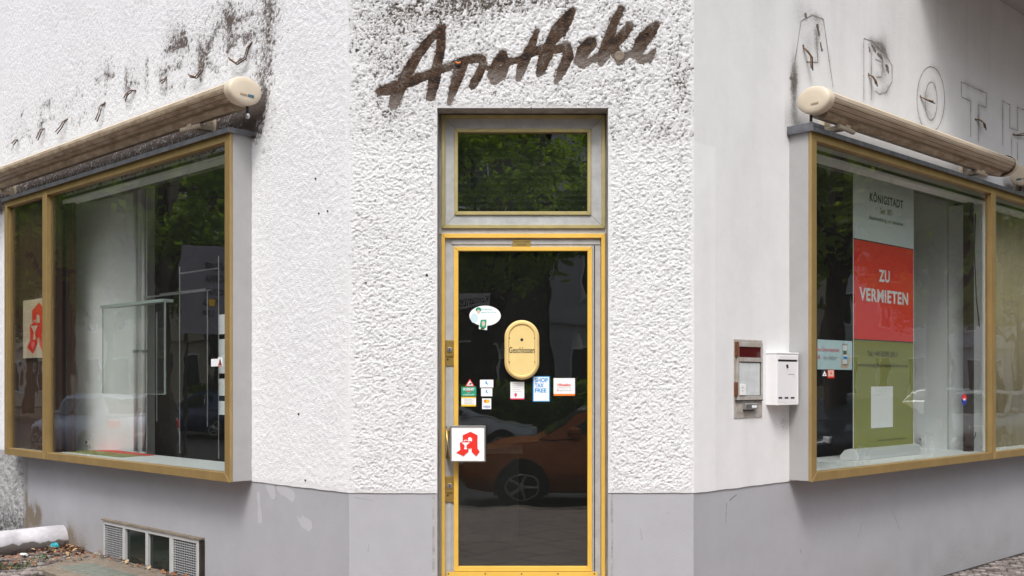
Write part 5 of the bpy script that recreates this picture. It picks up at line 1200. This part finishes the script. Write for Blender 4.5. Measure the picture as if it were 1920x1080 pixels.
house('apartment_house', 'W', -22, 1.0, -27.5, 10, 4, 'brown_wall', 'dark_pane', 'dark stone apartment house across the crossing, left half', None)
M['hedge'] = LM[0]
def hedge(fr, x0, x1, y, h, label, seed):
    r = np.random.RandomState(seed); n = int((x1-x0)*900); P0 = np.stack([r.uniform(x0, x1, n), y+r.normal(size=n)*.3, r.uniform(.05, h, n)+.15*np.sin(np.arange(n))], 1)
    a = r.normal(size=(n, 3))*.06; b = r.normal(size=(n, 3))*.05; V = np.stack([P0-a, P0-b, P0+a, P0+b], 1).reshape(-1, 3)
    o = MB().add([tuple(v) for v in V], [(4*i, 4*i+1, 4*i+2, 4*i+3) for i in range(n)]).build('hedge', LM[0], None, fr, ((x0+x1)/2, y, 0)); tag(o, label, 'hedge')
hedge('W', -10, 9, -14.6, 1.5, 'low green hedge across the crossing behind the trees', 5)
hedge('L', along('L', 400, 12)-12, along('L', 400, 12)+4, -18, 1.4, 'low green hedge across the left side street', 6)
# far pavements
for fr, x0, x1 in (('R', 5, 60), ('L', -60, -5)):
    MB().box(x0, x1, -25, -15.2, -.2, .0).build('far_pavement', 'concrete', None, fr)['kind'] = 'structure'
MB().box(-14, 14, -27, -11.4, -.2, .004).build('far_pavement', 'concrete')['kind'] = 'structure'
# parked cars
def car(fr, x, y, rot, paint, label, style='hatch', L=4.3, H=1.46, pcol=(.5, .5, .5)):
    ox = toW(fr, x, y, 0); cf = (ox.x, ox.y, -.118, FR[fr][3]+R(rot)); W2 = .88
    pm = nmat(paint, pcol, .25, .25, spec=.7)
    t = thing('parked_car', label, 'car', cf, (0, 0, 0), 'cars parked along the kerbs')
    f = -L/2; b = L/2          # front at -x
    st = [(f, .42, .62, .62), (f+.12, .28, .74, .78), (f+.55, .22, .84, .86), (f+1.15, .22, .93, W2), (f+2.0, .22, .96, W2), (b-1.2, .22, .99, W2), (b-.35, .24, 1.0, .86), (b-.06, .32, .95, .80), (b, .42, .78, .74)]
    vs = []; fs = []; n = 12
    for X, z0, z1, hw in st:
        sec = [(-hw*.86, z0), (hw*.86, z0), (hw*.97, z0+.12), (hw, z0+(z1-z0)*.45), (hw*.985, z0+(z1-z0)*.75), (hw*.93, z1-.02), (hw*.6, z1+.02), (-hw*.6, z1+.02), (-hw*.93, z1-.02), (-hw*.985, z0+(z1-z0)*.75), (-hw, z0+(z1-z0)*.45), (-hw*.97, z0+.12)]
        vs += [(X, yy, z) for yy, z in sec]
    for i in range(len(st)-1):
        for k in range(n): fs.append((i*n+k, (i+1)*n+k, (i+1)*n+(k+1) % n, i*n+(k+1) % n))
    fs += [tuple(range(n)), tuple(range((len(st)-1)*n+n-1, (len(st)-1)*n-1, -1))]
    rb_ = b-.12 if style != 'sedan' else b-.75
    rt = b-.75 if style == 'hatch' else (b-.45 if style == 'wagon' else b-1.45)
    g = [(f+1.1, .93, .80), (f+1.95, H-.05, .62), (f+2.3, H, .62), (rt-.3, H-.01, .60), (rt, H-.07, .58), (rb_, 1.0, .76)]
    k0 = len(vs)
    # greenhouse: pillars and roof
    base = [(f+1.1, .90), (rb_, .97)]
    loop = lambda hwf: None
    ring_ = []
    for X, z, hw in g: ring_.append((X, hw, z)); 
    for X, z, hw in g: vs += [(X, -hw, z), (X, hw, z)]
    k1 = len(vs)
    for X, z, hw in g: vs += [(X, -.84, .93), (X, .84, .93)]
    for i in range(len(g)-1):
        a_ = k0+2*i; fs.append((a_, a_+2, a_+3, a_+1))
        c_ = k1+2*i; fs.append((c_, c_+2, a_+2, a_)); fs.append((a_+1, a_+3, c_+3, c_+1))
    MB().add(vs, fs).build('body', pm, t, cf, smooth=True, auto=38)
    def lerp(p, q, u): return tuple(p[i]+(q[i]-p[i])*u for i in range(3))
    for s_ in (-1, 1):
        # side windows as two panes set just proud of the shell
        zt = H-.10; zb = 1.0; yt, yb_ = s_*.640, s_*.822
        for (xa, xb2, xc, xd) in ((f+1.45, f+2.55, f+2.55, f+2.05), (f+2.63, min(rt+.1, rb_-.35), min(rt-.1, rb_-.5), f+2.63)):
            P_ = [(xa, yb_, zb), (xb2, yb_, zb), (xc, yt+s_*.012, zt), (xd, yt+s_*.012, zt)]
            P_ = [(a1, a2+s_*.012, a3) for a1, a2, a3 in P_]; Q_ = [(a1, a2-s_*.01, a3) for a1, a2, a3 in P_]
            MB().add(P_+Q_, [(0, 1, 2, 3), (7, 6, 5, 4), (0, 4, 5, 1), (1, 5, 6, 2), (2, 6, 7, 3), (3, 7, 4, 0)]).build('side_window', 'dark_pane', t, cf)
        for wx in (f+.85, b-.85):
            mb = MB(); yw = s_*.80
            mb.lathe([(.20, -.10), (.30, -.10), (.325, -.07), (.325, .07), (.30, .10), (.20, .10)], (wx, yw, .325), 28, 0, 'y')
            wh = mb.build('wheel', 'black', t, cf, (wx, yw, .325))
            mb = MB(); sg_ = -s_
            for q in range(5):
                a0 = q*2*math.pi/5; mb.tube([(wx+.04*math.cos(a0), yw+s_*.108, .325+.04*math.sin(a0)), (wx+.19*math.cos(a0), yw+s_*.102, .325+.19*math.sin(a0))], .022, 6)
            mb.lathe([(.05, -.112*s_ if 0 else 0), (.04, .01)], (wx, yw+s_*.11, .325), 12, 0, 'y')
            pr = [(.185+.018*math.cos(a), .325) for a in (0,)]
            mb.tube([(wx+.195*math.cos(a), yw+s_*.103, .325+.195*math.sin(a)) for a in [2*math.pi*i/20 for i in range(21)]], .014, 6)
            mb.build('rim', 'chrome', wh, cf, (wx, yw, .325))
            mb = MB(); arc = [(wx+.37*math.cos(a), .325+.37*math.sin(a)) for a in [math.pi*i/12 for i in range(13)]]; arc = [(wx+.37, .2)]+arc+[(wx-.37, .2)]
            mb.prism(arc, s_*.892-.004, s_*.892-.0, 0); mb.build('wheel_arch', 'black', t, cf, (wx, yw, .325))
        MB().box(f+.03, f+.22, s_*.50, s_*.74, .60, .74).build('headlight', 'paper', t, cf, (f+.1, s_*.6, .66), bevel=.02)
        MB().box(b-.12, b+.012, s_*.52, s_*.78, .74, .92).build('tail_light', 'red', t, cf, (b, s_*.65, .8), bevel=.02)
        MB().box(f+1.5, f+1.66, s_*.86, s_*1.02, .98, 1.1).build('wing_mirror', pm, t, cf, (f+1.6, s_*.9, 1.0), bevel=.03)
    for nm, i0, i1 in (('windscreen', 0, 1), ('rear_window', 5, 4)):
        (xa, za, wa), (xb2, zb2, wb2) = g[i0], g[i1]; d_ = -.012 if i0 == 0 else .012
        P_ = [(xa+(xb2-xa)*u+d_, s_*((wa+(wb2-wa)*u)*.92), za+(zb2-za)*u+.01) for u, s_ in ((.12, -1), (.12, 1), (.93, 1), (.93, -1))]; Q_ = [(p[0]-d_*.9, p[1], p[2]-.012) for p in P_]
        MB().add(P_+Q_, [(0, 1, 2, 3), (7, 6, 5, 4), (0, 4, 5, 1), (1, 5, 6, 2), (2, 6, 7, 3), (3, 7, 4, 0)]).build(nm, 'dark_pane', t, cf)
    MB().box(f-.012, f+.08, -.42, .42, .36, .50).build('grille', 'dark', t, cf, bevel=.01)
    MB().box(f-.02, f-.013, -.26, .26, .38, .48).build('front_plate', 'paper', t, cf); MB().box(b+.001, b+.012, -.26, .26, .55, .66).build('rear_plate', 'paper', t, cf)
car('W', 1.42, -2.0, 0, 'orange car paint', 'orange estate car parked behind the photographer, mirrored in the door', 'wagon', 4.5, 1.5, (.45, .12, .015))
car('W', -1.7, -10.0, 175, 'white car paint', 'white hatchback across the crossing, mirrored low in the door', 'hatch', 4.1, 1.45, (.78, .78, .78))
car('R', along('R', 1600, 7.0), -7.0, 0, 'dark grey car paint', 'dark grey saloon mirrored at the left side of the right window', 'sedan', 4.5, 1.42, (.04, .045, .055))
car('R', along('R', 1600, 7.0)+6.3, -7.0, 0, 'silver car paint', 'silver hatchback parked next to the dark grey saloon', 'hatch', 4.1, 1.5, (.6, .61, .62))
car('R', along('R', 1720, 15.0), -13.8, 180, 'pearl white car paint', 'white estate car on the far side of the right side street', 'wagon', 4.5, 1.5, (.75, .75, .73))
car('L', along('L', 190, 7.0), -7.0, 0, 'pale blue car paint', 'pale blue hatchback mirrored in the middle of the left window', 'hatch', 4.2, 1.45, (.50, .56, .72))
car('L', along('L', 360, 7.0)-11, -13.8, 0, 'dark blue car paint', 'dark blue saloon on the far side of the left side street', 'sedan', 4.5, 1.42, (.03, .05, .14))
# street name sign, poster board and traffic light
Y_ = -3.4; dd = 2*6.70-Y_
s1 = (918-CX)/FOC*dd; z_a, z_b = EYE+(CY-573)/FOC*dd, EYE+(CY-551)/FOC*dd
sf = (s1-.45, Y_, 0, R(180))
ss = thing('street_sign', 'grey street name sign reading Konstanzer Straße on a pole at the kerb', 'street sign', sf, (.55, 0, 0))
MB().tube([(.55, .03, -.12), (.55, .03, z_b+.1)], .03, 12).build('pole', 'chrome', ss, sf, (.55, 0, 0), smooth=True)
MB().box(-.45, .52, -.012, .0, z_a-.02, z_b+.03).build('plate', nmat('pale sign plate', (.62, .62, .66), .4), ss, sf, (0, 0, z_a), bevel=.004)
text('Konstanzer Straße', sf, -.43, .33, z_a+.01, z_b-.03, -.0135, 'ink', ss, bold=.01)
c_ = refl('L', 388, 545, 6.5); h_ = refl('L', 388, 545, 0); dv = (h_-c_); 
pf = (c_.x, c_.y, 0, math.atan2(dv.y, dv.x)+R(90)); zt_ = c_.z
pb = thing('poster_board', 'grey poster board on posts reading NEVER GONNA GIVE YOU UP in black capitals', 'poster', pf, (0, 0, 0))
MB().box(-.36, .30, -.02, .02, zt_-.55, zt_+.55).build('board', nmat('grey poster', (.18, .18, .22), .6), pb, pf, (0, 0, zt_-.5), bevel=.003)
for x in (-.30, .24): MB().tube([(x, .05, -.12), (x, .05, zt_+.5)], .02, 8).build('post', 'dark', pb, pf, (x, .05, 0))
for s_, dz_, w_ in (('NEVER', .30, .26), ('GONNA', .15, .27), ('GIVE', -.02, .22), ('YOU', -.16, .19), ('UP', -.30, .12)):
    text(s_, pf, -.0-w_, .02, zt_+dz_-.045, zt_+dz_+.05, -.0215, 'ink', pb, bold=.03)
MB().box(-.12, -.04, -.0225, -.0208, zt_-.2, zt_-.12).build('yellow_mark', 'yellow', pb, pf, (0, 0, zt_))
tx = along('R', 1557, 11); tl_ = thing('traffic_light', 'traffic light showing green on a grey pole across the right side street', 'traffic light', 'R', (tx, -11.5, 0))
MB().tube([(tx, -11.5, -.12), (tx, -11.5, 2.5)], .05, 10).build('pole', 'chrome', tl_, 'R', (tx, -11.5, 0), smooth=True)
hd = MB().box(tx-.12, tx+.12, -11.44, -11.2, 1.5, 2.3).build('signal_head', 'dark', tl_, 'R', (tx, -11.3, 1.5), bevel=.01)
def emat(name, c, s):
    m = nmat(name, c); b = m.node_tree.nodes['Principled BSDF']; b.inputs['Emission Color'].default_value = (*c, 1); b.inputs['Emission Strength'].default_value = s; return m
for k, (nm, mm) in enumerate((('green_lens', emat('lit green lens', (.02, .9, .45), 6)), ('amber_lens', nmat('unlit amber', (.1, .05, .01), .3)), ('red_lens', nmat('unlit red', (.1, .01, .01), .3)))):
    MB().lathe([(.09, 0), (.08, .02)], (tx, -11.185, 1.66+.25*k), 16, 0, 'y').build(nm, mm, hd, 'R', (tx, -11.18, 1.66+.25*k))
